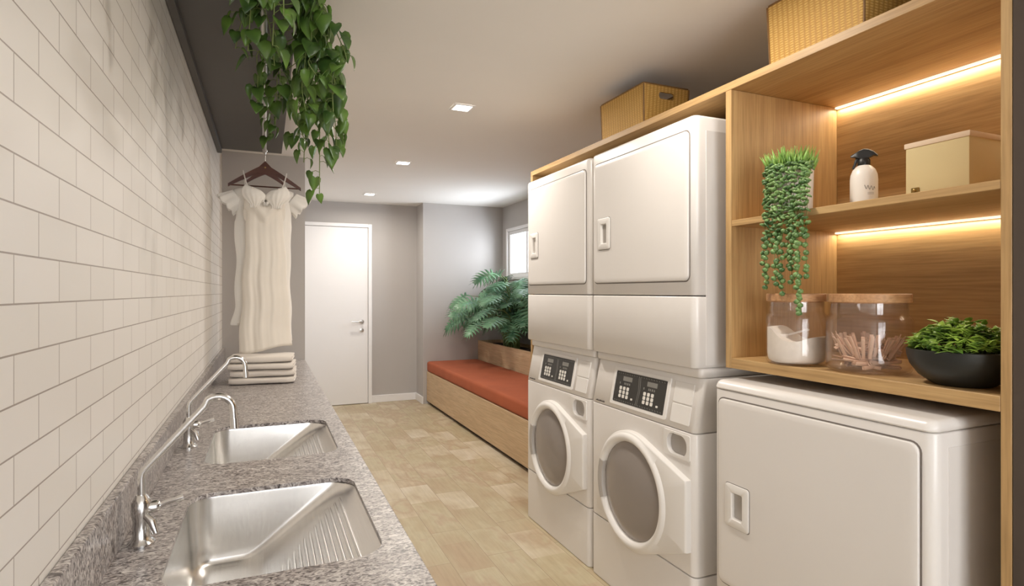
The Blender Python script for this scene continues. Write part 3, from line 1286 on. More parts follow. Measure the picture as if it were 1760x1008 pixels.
TOPZ = 2.335
for (x0, y0, x1, y1, zb, ls, st) in [
    # start over the shelf edge, end point, lowest z, leaf size, step
    (0.06, 2.02, 0.215, 2.10, 1.93, 0.066, 0.017),
    (0.07, 1.95, 0.195, 2.00, 1.90, 0.068, 0.017),
    (0.08, 2.12, 0.205, 2.20, 1.84, 0.062, 0.018),
    (0.06, 2.05, 0.170, 2.12, 1.96, 0.066, 0.017),
    (0.08, 2.20, 0.195, 2.34, 1.70, 0.050, 0.030),
    (0.05, 2.10, 0.145, 2.22, 1.88, 0.062, 0.022),
    (0.04, 1.90, 0.140, 1.98, 2.02, 0.066, 0.022),
    (0.02, 2.00, 0.120, 2.10, 1.93, 0.062, 0.028),
    (0.08, 1.90, 0.235, 1.95, 2.03, 0.066, 0.017),
    (0.07, 2.25, 0.240, 2.32, 1.84, 0.046, 0.032),
    (0.06, 2.30, 0.130, 2.38, 1.90, 0.056, 0.026),
    (0.09, 2.15, 0.232, 2.16, 1.94, 0.056, 0.024),
    (0.05, 2.40, 0.122, 2.44, 1.92, 0.058, 0.028),
    (0.08, 2.30, 0.160, 2.46, 1.84, 0.052, 0.032),
]:
    top = max(TOPZ - 0.012, 2.322)
    pts = [(x0 - 0.03, y0, 2.335), (x0 + 0.02, y0, 2.342), (0.122, (y0 + y1) / 2, 2.325), (0.5 * (0.135 + x1), y1, 2.22),
           (x1 + rnd.uniform(-.01, .01), y1, 2.10), (x1 + rnd.uniform(-.02, .02), y1 + rnd.uniform(-.02, .02), (2.1 + zb) / 2 if zb < 2.04 else 2.06), (x1 + rnd.uniform(-.02, .02), y1, zb)]
    vine(pts, ls, st)
# looser runners falling over the shelf's near end
for (x1, y1, zb, st) in [(-0.065, 1.44, 1.98, 0.045), (-0.03, 1.43, 1.985, 0.045), (0.04, 1.46, 1.97, 0.045), (-0.09, 1.46, 2.01, 0.05)]:
    vine([(x1, 1.62, 2.33), (x1, 1.52, 2.338), (x1, 1.475, 2.31), (x1, y1, 2.20), (x1, y1, zb)], 0.043, st, 0.03)
# runners wound round the rail
for (xa, ya, za, xb, yb, zb_) in [(0.0, 1.9, 2.20, 0.03, 2.15, 2.10), (-0.02, 2.3, 2.2, -0.03, 2.5, 2.06), (0.05, 2.6, 2.25, 0.04, 2.72, 2.02),
                                  (-0.03, 1.80, 2.22, -0.05, 2.0, 2.08), (0.01, 2.9, 2.22, 0.03, 3.05, 2.08), (-0.05, 2.0, 2.22, -0.09, 2.1, 2.12), (0.05, 2.2, 2.24, 0.05, 2.3, 2.03), (0.03, 1.75, 2.23, 0.02, 1.85, 2.05)]:
    vine([(0.118, ya - 0.05, 2.27), (0.08, ya - 0.02, 2.245), (xa, ya, za), ((xa + xb) / 2, (ya + yb) / 2, (za + zb_) / 2 + 0.02), (xb, yb, zb_)], 0.060, 0.028, 0.04)
fo = link_bm('leaves', bm, 'pothos', pt, True, 80)
finish_leaf(fo)
link_bm('stems', sm, 'stem', pt, True, 80)
bm = bmesh.new()
loft(bm, [[(p[0] - PL[0], p[1] - PL[1], 2.3155 - PL[2]) for p in rrect(-0.20, 0.06, 1.60, 2.34, 0.02, 3)],
          [(p[0] - PL[0], p[1] - PL[1], 2.340 - PL[2]) for p in rrect(-0.205, 0.065, 1.595, 2.345, 0.02, 3)],
          [(p[0] - PL[0], p[1] - PL[1], 2.340 - PL[2]) for p in rrect(-0.195, 0.055, 1.605, 2.335, 0.02, 3)],
          [(p[0] - PL[0], p[1] - PL[1], 2.334 - PL[2]) for p in rrect(-0.195, 0.055, 1.605, 2.335, 0.02, 3)]], True, True)
link_bm('tray_planter', bm, 'terrace_pot', pt, True, 30)


# ------------------------------------------------------------------ laundry machines (local frame: front face at x=0, centre y=0)
MW = 0.715
HW = MW / 2
DEPTH = 0.66


def shell(bm, z0, z1, r=0.026, depth=DEPTH, top_r=0.012, slope=None):
    """cabinet with rounded upright front corners and softened top and bottom edges"""
    def outline(ins):
        pts = []
        x0 = ins
        hw = HW - ins
        rr = max(0.004, r - ins)
        for i in range(7):
            a = PI / 2 * i / 6
            pts.append((x0 + rr - rr * math.cos(a) , hw - rr + rr * math.sin(a)))
        pts.append((depth, hw))
        pts.append((depth, -hw))
        for i in range(7):
            a = PI / 2 * (1 - i / 6)
            pts.append((x0 + rr - rr * math.cos(a), -hw + rr - rr * math.sin(a)))
        return pts
    zs = [(z0, 0.004), (z0 + 0.004, 0.0)]
    zs += [(z1 - top_r, 0.0), (z1 - top_r * 0.5, top_r * 0.14), (z1 - top_r * 0.15, top_r * 0.5), (z1, top_r)]
    rings = []
    for z, ins in zs:
        sh = slope(z) if slope else 0
        rings.append([(p[0] + (sh if p[0] < depth - 0.001 else 0), p[1], z) for p in outline(ins)])
    loft(bm, rings, True, True)


def groove(bm, y0, y1, z0, z1, r, w=0.004, x=-0.0012):
    """thin raised strip standing in for a shaded gap round a rounded rectangle"""
    o = rrect(y0 - w, y1 + w, z0 - w, z1 + w, r + w, 5)
    i = rrect(y0, y1, z0, z1, r, 5)
    loft(bm, [front_ring(o, 0.002), front_ring(o, x), front_ring(i, x), front_ring(i, 0.002)])


def dryer_door(t, y0, y1, z0, z1, hy0, hy1, hz0, hz1):
    bm = bmesh.new()
    groove(bm, y0, y1, z0, z1, 0.022)
    link_bm('door_gap_shade', bm, 'seam', t)  # grey strip gives the dark shade of the gap round the door
    bm = bmesh.new()
    p = rrect(y0 + 0.001, y1 - 0.001, z0 + 0.001, z1 - 0.001, 0.021, 5)
    loft(bm, [front_ring(p, 0.004), front_ring(p, -0.004), front_ring(inset2(p, 0.0015), -0.0065), front_ring(inset2(p, 0.005), -0.008),
              front_ring(inset2(p, 0.02), -0.0085)], True, True)
    d = link_bm('door', bm, 'enamel2', t, True, 50)
    # pull: raised rounded plate with a deep slot
    cb = bmesh.new()
    cyh, czh = (hy0 + hy1) / 2, (hz0 + hz1) / 2
    sw, sh = (hy1 - hy0) * 0.21, (hz1 - hz0) * 0.30
    o = rrect(cyh - sw - 0.002, cyh + sw + 0.002, czh - sh - 0.002, czh + sh + 0.002, 0.006, 4)
    loft(cb, [front_ring(o, 0.02), front_ring(o, -0.02)], True, True)
    cut(d, cb)
    resmooth(d)
    bm = bmesh.new()
    op = rrect(hy0, hy1, hz0, hz1, 0.010, 4)
    ip = rrect(cyh - sw, cyh + sw, czh - sh, czh + sh, 0.005, 4)
    loft(bm, [front_ring(op, -0.0085), front_ring(op, -0.0125), front_ring(inset2(op, 0.003), -0.0145), front_ring(inset2(ip, -0.003), -0.0130),
              front_ring(ip, -0.010), front_ring(ip, 0.0035)], False, True)
    h = link_bm('handle', bm, 'plastic', d, True, 35)
    bm = bmesh.new()
    o2 = rrect(hy0 - 0.0022, hy1 + 0.0022, hz0 - 0.0022, hz1 + 0.0022, 0.011, 4)
    loft(bm, [front_ring(o2, -0.0080), front_ring(o2, -0.0091), front_ring(op, -0.0091)])
    link_bm('handle_gap', bm, 'seam', d)
    bm = bmesh.new()
    loft(bm, [front_ring(inset2(ip, 0.001), -0.001), front_ring(inset2(ip, 0.001), 0.003)], True, True)
    link_bm('handle_recess', bm, 'recess', h)
    return d


def make_dryer():
    H = 0.92
    t = thing('tumble_dryer', 'white tumble dryer', 'dryer', (0, 0, 0), 0, 'stacked tumble dryers')
    bm = bmesh.new()
    shell(bm, 0.265, H, 0.026)
    link_bm('cabinet', bm, 'enamel', t, True, 50)
    bm = bmesh.new()
    shell(bm, 0.0, 0.2615, 0.026, DEPTH, 0.006)
    link_bm('lower_panel', bm, 'enamel', t, True, 50)
    for s in (-1, 1):
        link_bm('side_panel', bx(0.052, DEPTH - 0.02, s * HW - 0.0012, s * HW + 0.0012, 0.01, H - 0.055), 'enamel2', t)
    dryer_door(t, -0.330, 0.325, 0.318, 0.868, 0.183, 0.283, 0.470, 0.612)
    return t


def dryer_at_stack(root, y, label):
    pass


dry = make_dryer()
dry.location = (1.42, 1.65 + HW, 1.042)
dry['label'] = 'white tumble dryer stacked on the right washing machine, beside the oak shelf'
dup(dry, (1.42, 2.385 + HW, 1.042), 0, 'white tumble dryer stacked on the left washing machine, nearest the bench')

# the single dryer at the right
t = thing('front_loading_dryer', 'single low white dryer with square door under the oak shelf', 'dryer', (1.42, 0.84 + HW, 0))
bm = bmesh.new()
shell(bm, 0.0, 0.99, 0.026, DEPTH, 0.004)
link_bm('cabinet', bm, 'enamel', t, True, 50)
bm = bmesh.new()
shell(bm, 0.992, 1.020, 0.026, DEPTH, 0.016, lambda z: -0.004 + (z - 0.992) * 0.35)
link_bm('top_lid', bm, 'enamel', t, True, 50)
for s in (-1, 1):
    link_bm('side_panel', bx(0.050, DEPTH - 0.02, s * HW - 0.0012, s * HW + 0.0012, 0.02, 0.955), 'enamel2', t)
dryer_door(t, -0.325, 0.330, 0.344, 0.962, 0.190, 0.290, 0.548, 0.688)


def make_washer():
    t = thing('washing_machine', 'white washing machine', 'washing machine', (0, 0, 0), 0, 'washing machines in the row')
    zc, yc, R = 0.49, 0.012, 0.2
    bm = bmesh.new()
    shell(bm, 0.284, 0.803, 0.026, DEPTH, 0.003)
    body = link_bm('cabinet', bm, 'enamel', t, True, 50)
    cb = bmesh.new()
    lathe(cb, [(0.215, -0.1), (0.215, 0.34)], (0, yc, zc), 48, 'x')
    cut(body, cb)
    # drawer pocket
    cb = bmesh.new()
    pk = rrect(-0.318, -0.205, 0.708, 0.786, 0.034, 6)
    loft(cb, [front_ring(pk, -0.05), front_ring(pk, 0.025)], True, True)
    cut(body, cb)
    resmooth(body, 40)
    bm = bmesh.new()
    loft(bm, [front_ring(inset2(pk, 0.0005), 0.016), front_ring(inset2(pk, 0.0005), 0.0245)], True, True)
    link_bm('pocket_back', bm, 'recess', t)
    bm = bmesh.new()
    ok = rrect(-0.335, -0.185, 0.700, 0.793, 0.006, 6)
    loft(bm, [front_ring(ok, 0.001), front_ring(ok, -0.004), front_ring(pk, -0.004), front_ring(pk, 0.001)])
    link_bm('pocket_surround', bm, 'plastic', t)
    bm = bmesh.new()
    shell(bm, 0.0, 0.281, 0.026, DEPTH, 0.003)
    kp = link_bm('kick_panel', bm, 'enamel', t, True, 50)
    cb = bmesh.new()
    lathe(cb, [(0.216, -0.1), (0.216, 0.30)], (0, yc, zc), 48, 'x')
    cut(kp, cb)
    resmooth(kp, 40)
    # control housing leaning back
    bm = bmesh.new()
    shell(bm, 0.8055, 1.004, 0.024, DEPTH, 0.004, lambda z: (z - 0.8055) * 0.20)
    link_bm('control_housing', bm, 'enamel', t, True, 50)
    bm = bmesh.new()
    shell(bm, 1.005, 1.0412, 0.02, DEPTH, 0.008, lambda z: 0.028)
    link_bm('top_plate', bm, 'enamel', t, True, 50)

    def onface(y, z, lift=0.0):
        x = (z - 0.8055) * 0.20
        return (x - lift * 0.98, y, z + lift * 0.196)

    def plate(bm, y0, y1, z0, z1, l0, l1, r=0.004):
        o = rrect(y0, y1, z0, z1, r, 3)
        loft(bm, [[onface(p[0], p[1], l0) for p in o], [onface(p[0], p[1], l1) for p in o]], True, True)
    bm = bmesh.new()
    plate(bm, -0.172, 0.180, 0.838, 0.968, 0.0, 0.004, 0.005)
    cp = link_bm('control_panel', bm, 'panel', t)
    # frame round the panel
    bm = bmesh.new()
    o = rrect(-0.190, 0.198, 0.824, 0.984, 0.008, 4)
    i = rrect(-0.174, 0.182, 0.836, 0.970, 0.005, 4)
    loft(bm, [[onface(p[0], p[1], 0) for p in o], [onface(p[0], p[1], 0.006) for p in o], [onface(p[0], p[1], 0.006) for p in i], [onface(p[0], p[1], 0.001) for p in i]])
    link_bm('panel_frame', bm, 'plastic', t, False)
    # hatched border stripes of the display, two chevron bars between the halves
    bm = bmesh.new()
    for k in range(20):
        yy = -0.160 + k * 0.0168
        for z0 in (0.8425, 0.9585):
            q = [(yy, z0), (yy + 0.004, z0), (yy + 0.010, z0 + 0.004), (yy + 0.006, z0 + 0.004)]
            loft(bm, [[onface(a, b, 0.004) for a, b in q], [onface(a, b, 0.0046) for a, b in q]], True, True)
    for off in (0.008, -0.002):
        for (za, ya_, zb_, yb_) in ((0.845, 0.004, 0.903, -0.004), (0.903, -0.004, 0.961, 0.004)):
            q = [(ya_ + off, za), (ya_ + off + 0.0022, za), (yb_ + off + 0.0022, zb_), (yb_ + off, zb_)]
            loft(bm, [[onface(a, b, 0.004) for a, b in q], [onface(a, b, 0.0046) for a, b in q]], True, True)
    link_bm('panel_stripes', bm, 'lcd', cp)
    for half in (0, 1):
        yo = 0.094 if half == 0 else -0.078
        bm = bmesh.new()
        plate(bm, yo - 0.036, yo + 0.030, 0.931, 0.950, 0.004, 0.005, 0.002)
        s = link_bm('display', bm, 'lcd', cp)
        for k in range(3):
            for q in range(3):
                bm = bmesh.new()
                yy = yo + 0.040 - k * 0.026
                plate(bm, yy - 0.010, yy + 0.006, 0.858 + q * 0.017, 0.8725 + q * 0.017, 0.004, 0.0058, 0.004)
                link_bm('button', bm, 'btn', cp)
        bm = bmesh.new()
        plate(bm, yo - 0.056, yo - 0.044, 0.858, 0.866, 0.004, 0.0055, 0.002)
        link_bm('start_button', bm, 'btn', cp)
        bm = bmesh.new()
        for k, (a, b) in enumerate(((0.052, 0.046), (0.018, 0.012), (0.008, 0.002), (-0.004, -0.012), (-0.018, -0.024))):
            plate(bm, yo + b, yo + a, 0.915, 0.924, 0.004, 0.0046, 0.001)
        link_bm('indicator_marks', bm, 'lcd', cp)
    # coin box / drawer outline at the right of the panel
    bm = bmesh.new()
    for (a, b, c_, d_) in ((-0.322, -0.215, 0.900, 0.978), (-0.322, -0.215, 0.826, 0.896)):
        o = rrect(a, b, c_, d_, 0.005, 3)
        loft(bm, [[onface(p[0], p[1], 0.0) for p in o], [onface(p[0], p[1], 0.0025) for p in o], [onface(p[0], p[1], 0.0035) for p in inset2(o, 0.002)]], False, True)
    link_bm('detergent_drawer', bm, 'plastic', t)
    # tiny maker's mark at the lower left
    bm = bmesh.new()
    rr = random.Random(2)
    yy = 0.318
    while yy > 0.245:
        w_ = rr.uniform(0.003, 0.0055)
        plate(bm, yy - w_, yy, 0.8145, 0.8145 + rr.choice((0.005, 0.007)), 0.0002, 0.0012, 0.0008)
        yy -= w_ + 0.0015
    link_bm('maker_mark', bm, 'ink', t)

    # the door: a round rim that runs out into a straight hinge plate at the right
    hull = []
    n = 96
    tabs = [(-0.337, 0.634), (-0.337, 0.372)]
    Ro = 0.247
    for k in range(n):
        a = 2 * PI * k / n
        dvec = (math.cos(a), math.sin(a))
        hull.append(dvec)
    # convex hull support -> radial distance by intersecting with hull polygon
    poly = [(yc + Ro * math.cos(2 * PI * k / 180), zc + Ro * math.sin(2 * PI * k / 180)) for k in range(180)] + tabs
    poly = sorted(set(poly))

    def cross(o, a, b):
        return (a[0] - o[0]) * (b[1] - o[1]) - (a[1] - o[1]) * (b[0] - o[0])
    lo, hi = [], []
    for p in poly:
        while len(lo) >= 2 and cross(lo[-2], lo[-1], p) <= 0:
            lo.pop()
        lo.append(p)
    for p in reversed(poly):
        while len(hi) >= 2 and cross(hi[-2], hi[-1], p) <= 0:
            hi.pop()
        hi.append(p)
    H = lo[:-1] + hi[:-1]

    def radial(a):
        d = (math.cos(a), math.sin(a))
        best = Ro
        for i in range(len(H)):
            p, q = H[i], H[(i + 1) % len(H)]
            ex, ey = q[0] - p[0], q[1] - p[1]
            den = d[0] * ey - d[1] * ex
            if abs(den) < 1e-9:
                continue
            s = ((p[0] - yc) * ey - (p[1] - zc) * ex) / den
            u = ((p[0] - yc) * d[1] - (p[1] - zc) * d[0]) / den
            if s > 0 and -1e-6 <= u <= 1 + 1e-6:
                best = max(best, s)
        return best
    angs = [2 * PI * k / 144 for k in range(144)]
    # add the exact corner directions
    for tb in tabs:
        a = math.atan2(tb[1] - zc, tb[0] - yc) % (2 * PI)
        angs = [x for x in angs if abs(x - a) > 0.012] + [a]
    angs.sort()
    ro = [radial(a) for a in angs]

    def rg(fn, x):
        return [(x, yc + fn(a, r) * math.cos(a), zc + fn(a, r) * math.sin(a)) for a, r in zip(angs, ro)]
    rings = [rg(lambda a, r: r, 0.001), rg(lambda a, r: r, -0.018), rg(lambda a, r: r - 0.003, -0.023), rg(lambda a, r: r - 0.008, -0.025),
             rg(lambda a, r: min(r - 0.009, 0.238), -0.0262), rg(lambda a, r: 0.232, -0.034), rg(lambda a, r: 0.226, -0.038), rg(lambda a, r: 0.217, -0.0385),
             rg(lambda a, r: 0.210, -0.035), rg(lambda a, r: 0.203, -0.026), rg(lambda a, r: 0.200, -0.012), rg(lambda a, r: 0.200, 0.002)]
    bm = bmesh.new()
    loft(bm, rings)
    d = link_bm('door', bm, 'plastic', t, True, 50)
    # grip on the opening side
    bm = bmesh.new()
    secs = []
    for k in range(13):
        a = math.radians(-24 + 46 * k / 12)
        w_ = 0.012
        sec = []
        for rr_, x in ((0.197, -0.020), (0.199, -0.036), (0.218, -0.0405), (0.226, -0.0385), (0.222, -0.030), (0.205, -0.014)):
            sec.append((x, yc + rr_ * math.cos(a), zc + rr_ * math.sin(a)))
        secs.append(sec)
    loft(bm, secs, True, True)
    h = link_bm('door_grip', bm, 'recess', d, True, 35)
    # bowl-shaped glass
    bm = bmesh.new()
    lathe(bm, [(0.201, -0.014), (0.19, -0.020), (0.16, -0.028), (0.11, -0.033), (0.05, -0.036), (0.001, -0.0365)], (0, yc, zc), 64, 'x', False)
    g = link_bm('porthole_glass', bm, 'porthole', d, True, 80)
    bm = bmesh.new()
    lathe(bm, [(0.200, -0.002), (0.186, 0.000), (0.182, 0.03), (0.205, 0.045), (0.212, 0.05), (0.212, 0.33), (0.001, 0.335)], (0, yc, zc), 64, 'x', False)
    dr = link_bm('drum', bm, 'drum', t, True, 50)
    for k in range(3):
        bm = bmesh.new()
        a = math.radians(90 + 120 * k)
        c_, s_ = math.cos(a), math.sin(a)
        secs = []
        for x in (0.06, 0.32):
            secs.append([(x, yc + r_ * c_ - w_ * s_, zc + r_ * s_ + w_ * c_) for r_, w_ in ((0.21, -0.028), (0.185, -0.016), (0.165, 0.0), (0.185, 0.016), (0.21, 0.028))])
        loft(bm, secs, True, True)
        link_bm('drum_paddle', bm, 'lcd', dr, True, 50)
    return t


ws = make_washer()
ws.location = (1.42, 1.65 + HW, 0)
ws['label'] = 'white front-loading washing machine at the right, next to the single low dryer'
dup(ws, (1.42, 2.385 + HW, 0), 0, 'white front-loading washing machine at the left end, next to the bench')


# ------------------------------------------------------------------ oak shelving unit
UX = 1.50
un = thing('oak_shelving_unit', 'tall oak shelving unit framing the machines, with open lit cubbies', 'shelving', (UX, 1.98, 0))
UB = (UX, 1.98, 0)


def upart(name, mat, *a, **k):
    k.setdefault('bev', 0.0012)
    return link_bm(name, loc_bm(bx(*a, bev=k['bev'], seg=1), UB), mat, un)


XB = 2.03
upart('top_board', 'oak_y', UX, XB + 0.02, 0.730, 3.216, 2.030, 2.057)
upart('divider', 'oak_z', UX, XB + 0.02, 1.5565, 1.583, 1.0525, 2.0295)
upart('right_side', 'oak_z', UX, XB + 0.02, 0.730, 0.7515, 0, 2.0295)
upart('left_side', 'oak_z', UX, XB + 0.02, 3.190, 3.216, 0, 2.0295)
upart('middle_shelf', 'oak_y', UX + 0.0005, XB - 0.0005, 0.752, 1.556, 1.549, 1.570)
upart('bottom_shelf', 'oak_y', UX, XB - 0.0005, 0.752, 1.556, 1.053, 1.088)
upart('back_panel', 'oak_y', XB, XB + 0.018, 0.752, 1.556, 1.053, 2.0295)
# light strips tucked in the back corners under the two upper boards
for i, (z, e) in enumerate(((2.0295, 1.4), (1.5485, 1.05))):
    bm = bmesh.new()
    box(bm, XB - 0.016, XB - 0.0008, 0.755, 1.553, z - 0.007, z - 0.0004, 0.001, 1)
    s = link_bm('light_strip', loc_bm(bm, UB), 'led', un)
    s['label'] = 'glowing warm light strip'
    l = area_light('strip_light', (XB - 0.012 - UB[0], 1.154 - UB[1], z - 0.009), (0, 0, 0), 0.010, 0.79, e, (1.0, 0.86, 0.66))
    l.parent = un


# ------------------------------------------------------------------ baskets on top
def basket(x0, y0, lx, ly, h, label):
    z = 2.0585
    t = thing('wicker_basket', label, 'basket', (x0 + lx / 2, y0 + ly / 2, z), 0, 'baskets on top of the shelving')
    a, b = lx / 2, ly / 2
    bm = bmesh.new()
    tp = 0.008
    rings = [[(p[0], p[1], 0) for p in rrect(-a + tp, a - tp, -b + tp, b - tp, 0.012, 4)],
             [(p[0], p[1], h) for p in rrect(-a, a, -b, b, 0.014, 4)],
             [(p[0], p[1], h) for p in rrect(-a + 0.008, a - 0.008, -b + 0.008, b - 0.008, 0.010, 4)],
             [(p[0], p[1], 0.008) for p in rrect(-a + tp + 0.008, a - tp - 0.008, -b + tp + 0.008, b - tp - 0.008, 0.008, 4)]]
    loft(bm, rings, True, True)
    w = link_bm('woven_body', bm, 'wicker', t, False)
    cb = bmesh.new()
    o = rrect(-0.045, 0.045, h - 0.062, h - 0.030, 0.014, 5)
    loft(cb, [[(p[0], -b - 0.05, p[1]) for p in o], [(p[0], b + 0.05, p[1]) for p in o]], True, True)
    cut(w, cb)
    bm = bmesh.new()
    loop = [(p[0], p[1], h + 0.001) for p in rrect(-a + 0.004, a - 0.004, -b + 0.004, b - 0.004, 0.012, 4)]
    tube(bm, loop + loop[:2], 0.0055, 8)
    link_bm('rim', bm, 'wicker_rim', t, True)
    bm = bmesh.new()
    for sx in (-1, 1):
        for sy in (-1, 1):
            tube(bm, [(sx * (a - 0.011), sy * (b - 0.011), 0.002), (sx * (a - 0.003), sy * (b - 0.003), h)], 0.0035, 6)
    link_bm('corner_binding', bm, 'wicker_rim', t, True)
    return t


basket(1.62, 2.231, 0.27, 0.38, 0.238, 'yellow woven wicker basket above the two tumble dryers')
basket(1.605, 1.140, 0.27, 0.362, 0.250, 'yellow woven wicker basket above the lit cubbies, cut by the frame top')


# ------------------------------------------------------------------ things on the middle shelf
MZ = 1.5705
# string-of-pearls style plant
PX, PY = 1.578, 1.373
t = thing('trailing_succulent', 'trailing succulent in a white pot with a spiky top, on the middle shelf', 'plant', (PX, PY, MZ))
bm = bmesh.new()
lathe(bm, [(0.0, 0.0), (0.058, 0.0), (0.062, 0.004), (0.066, 0.140), (0.066, 0.146), (0.061, 0.146), (0.060, 0.130), (0.0, 0.130)], n=40)
link_bm('pot', bm, 'white_pot', t, True)
bm = bmesh.new()
lathe(bm, [(0, 0.1305), (0.0595, 0.1305), (0.04, 0.140), (0, 0.142)], n=24)
link_bm('soil', bm, 'soil', t, True)
rnd = random.Random(11)
bm = bmesh.new()
for k in range(230):
    r = 0.062 * math.sqrt(rnd.random())
    a = rnd.uniform(0, 2 * PI)
    b0 = Vector((r * math.cos(a), r * math.sin(a), 0.134))
    L = rnd.uniform(0.045, 0.085) * (1.1 - r * 4) + 0.012
    d = Vector((math.cos(a) * r * 5, math.sin(a) * r * 5, 1)).normalized()
    d = (d + Vector((rnd.uniform(-.25, .25), rnd.uniform(-.25, .25), 0))).normalized()
    s = d.cross(Vector((rnd.uniform(-1, 1), rnd.uniform(-1, 1), 0.1))).normalized()
    w = 0.0042
    vs = [bm.verts.new(b0 - s * w * 0.6), bm.verts.new(b0 + s * w * 0.6), bm.verts.new(b0 + d * L * 0.5 + s * w), bm.verts.new(b0 + d * L * 0.5 - s * w),
          bm.verts.new(b0 + d * L + Vector((0, 0, -0.004)))]
    bm.faces.new((vs[0], vs[1], vs[2], vs[3]))
    bm.faces.new((vs[3], vs[2], vs[4]))
o = link_bm('spiky_foliage', bm, 'spike', t, True)
finish_leaf(o, 0.001)
# trailing strands
bm = bmesh.new()
sb = bmesh.new()


def blob_leaf(bm, c, d, L, W, T):
    d = d.normalized()
    s = d.cross(Vector((0.3, 0.2, 1)))
    s = s.normalized() if s.length > 1e-3 else Vector((1, 0, 0))
    n = s.cross(d)
    m = bmesh.ops.create_icosphere(bm, subdivisions=1, radius=1.0)
    for v in m['verts']:
        q = v.co.copy()
        v.co = c + d * (q.x * L) + s * (q.y * W) + n * (q.z * T)


strands = []
ends = [(1.0, 0.245), (0.93, 0.20), (0.82, 0.13), (0.72, 0.235), (0.62, 0.10), (0.55, 0.255), (0.42, 0.17),
        (0.30, 0.22), (0.12, 0.315), (0.20, 0.30), (0.0, 0.20), (0.05, 0.09), (0.35, 0.07), (0.75, 0.05), (0.5, 0.04), (0.9, 0.06), (0.22, 0.12), (0.65, 0.21)]
for (u, drop) in ends:
    # around the camera-side arc of the pot, falling in front of the shelf edge
    a = math.radians(125 + 150 * (1 - u))
    rx, ry = 0.064 * math.cos(a), 0.064 * math.sin(a)
    yo = 0.012 - 0.150 * (1 - u)
    xf = -0.092 - rnd.uniform(0, 0.012)
    zt2 = 0.150
    pts = [(rx * 0.6, ry * 0.6, 0.145), (rx * 1.08, ry * 1.08, zt2 + 0.006), (min(rx * 1.25, -0.035) - 0.02, ry * 0.6 + yo * 0.5, 0.10), (xf, yo, 0.02),
           (xf - 0.004, yo + rnd.uniform(-.006, .006), -drop * 0.5), (xf, yo + rnd.uniform(-.006, .006), -drop)]
    P = smooth_path(pts, 14)
    tube(sb, P, 0.0009, 4)
    acc = rnd.uniform(0, 0.012)
    sgn = 1
    for p, q in zip(P, P[1:]):
        acc += (q - p).length
        if acc > rnd.uniform(0.011, 0.018):
            acc = 0
            sgn = -sgn
            low = q.z < -0.06
            dd = Vector((rnd.uniform(-.8, .2), sgn * rnd.uniform(.3, 1), rnd.uniform(-.9, .5)))
            if low:
                blob_leaf(bm, q + dd * 0.005, dd, 0.0104, 0.0098, 0.0086)
            else:
                blob_leaf(bm, q + dd * 0.006, dd, 0.0135, 0.0100, 0.0040)
link_bm('trailing_leaves', bm, 'succulent', t, True, 80)
link_bm('strands', sb, 'stem', t, True)

# spray bottle
t = thing('spray_bottle', 'white spray bottle with black trigger head on the middle shelf', 'bottle', (1.72, 1.226, MZ))
bm = bmesh.new()
lathe(bm, [(0, 0), (0.034, 0), (0.0375, 0.004), (0.038, 0.012), (0.038, 0.100), (0.0365, 0.115), (0.031, 0.130), (0.022, 0.140), (0.0145, 0.145), (0.0135, 0.152), (0, 0.152)], n=40)
link_bm('body', bm, 'bottle', t, True)
bm = bmesh.new()
lathe(bm, [(0, 0.142), (0.0165, 0.142), (0.0175, 0.146), (0.0175, 0.160), (0.0135, 0.166), (0, 0.166)], n=24)
# head: a hooded block whose wings droop to both sides
secs = []
for k, (u, zt3, zb3, w) in enumerate([(-0.036, 0.178, 0.174, 0.006), (-0.026, 0.184, 0.172, 0.010), (-0.012, 0.192, 0.166, 0.012), (0.0, 0.196, 0.162, 0.013), (0.012, 0.194, 0.166, 0.012), (0.026, 0.186, 0.173, 0.010), (0.037, 0.174, 0.170, 0.007)]):
    c_, s_ = math.cos(math.radians(-55)), math.sin(math.radians(-55))
    sec = []
    for wv, zz in ((-w, zb3), (w, zb3), (w * 0.9, zt3 - 0.003), (w * 0.5, zt3), (-w * 0.5, zt3), (-w * 0.9, zt3 - 0.003)):
        sec.append((u * c_ - wv * s_, u * s_ + wv * c_, zz))
    secs.append(sec)
loft(bm, secs, True, True)
hd = link_bm('spray_head', bm, 'black', t, True, 40)
bm = bmesh.new()
c_, s_ = math.cos(math.radians(-55)), math.sin(math.radians(-55))
tube(bm, [(-0.016 * c_, -0.016 * s_, 0.172), (-0.021 * c_, -0.021 * s_, 0.160), (-0.025 * c_, -0.025 * s_, 0.147), (-0.030 * c_, -0.030 * s_, 0.136)], [0.004, 0.0045, 0.004, 0.003], 8)
link_bm('trigger', bm, 'black', hd, True)
bm = bmesh.new()
# handwriting-like mark and two small lines on the side facing the room
camdir = math.atan2(-1.226, -1.72)


def on_bottle(ang, z, r=0.0383):
    return (r * math.cos(camdir + ang), r * math.sin(camdir + ang), z)


pts = []
for k in range(25):
    u = k / 24
    pts.append(on_bottle(0.85 - 0.8 * u, 0.066 + 0.006 * math.sin(u * 20) + 0.006 * u))
tube(bm, pts, 0.0007, 4)
for k, z in enumerate((0.054, 0.050)):
    tube(bm, [on_bottle(0.75 - 0.07 * q, z) for q in range(8)], 0.0004, 4)
link_bm('printed_mark', bm, 'ink', t)

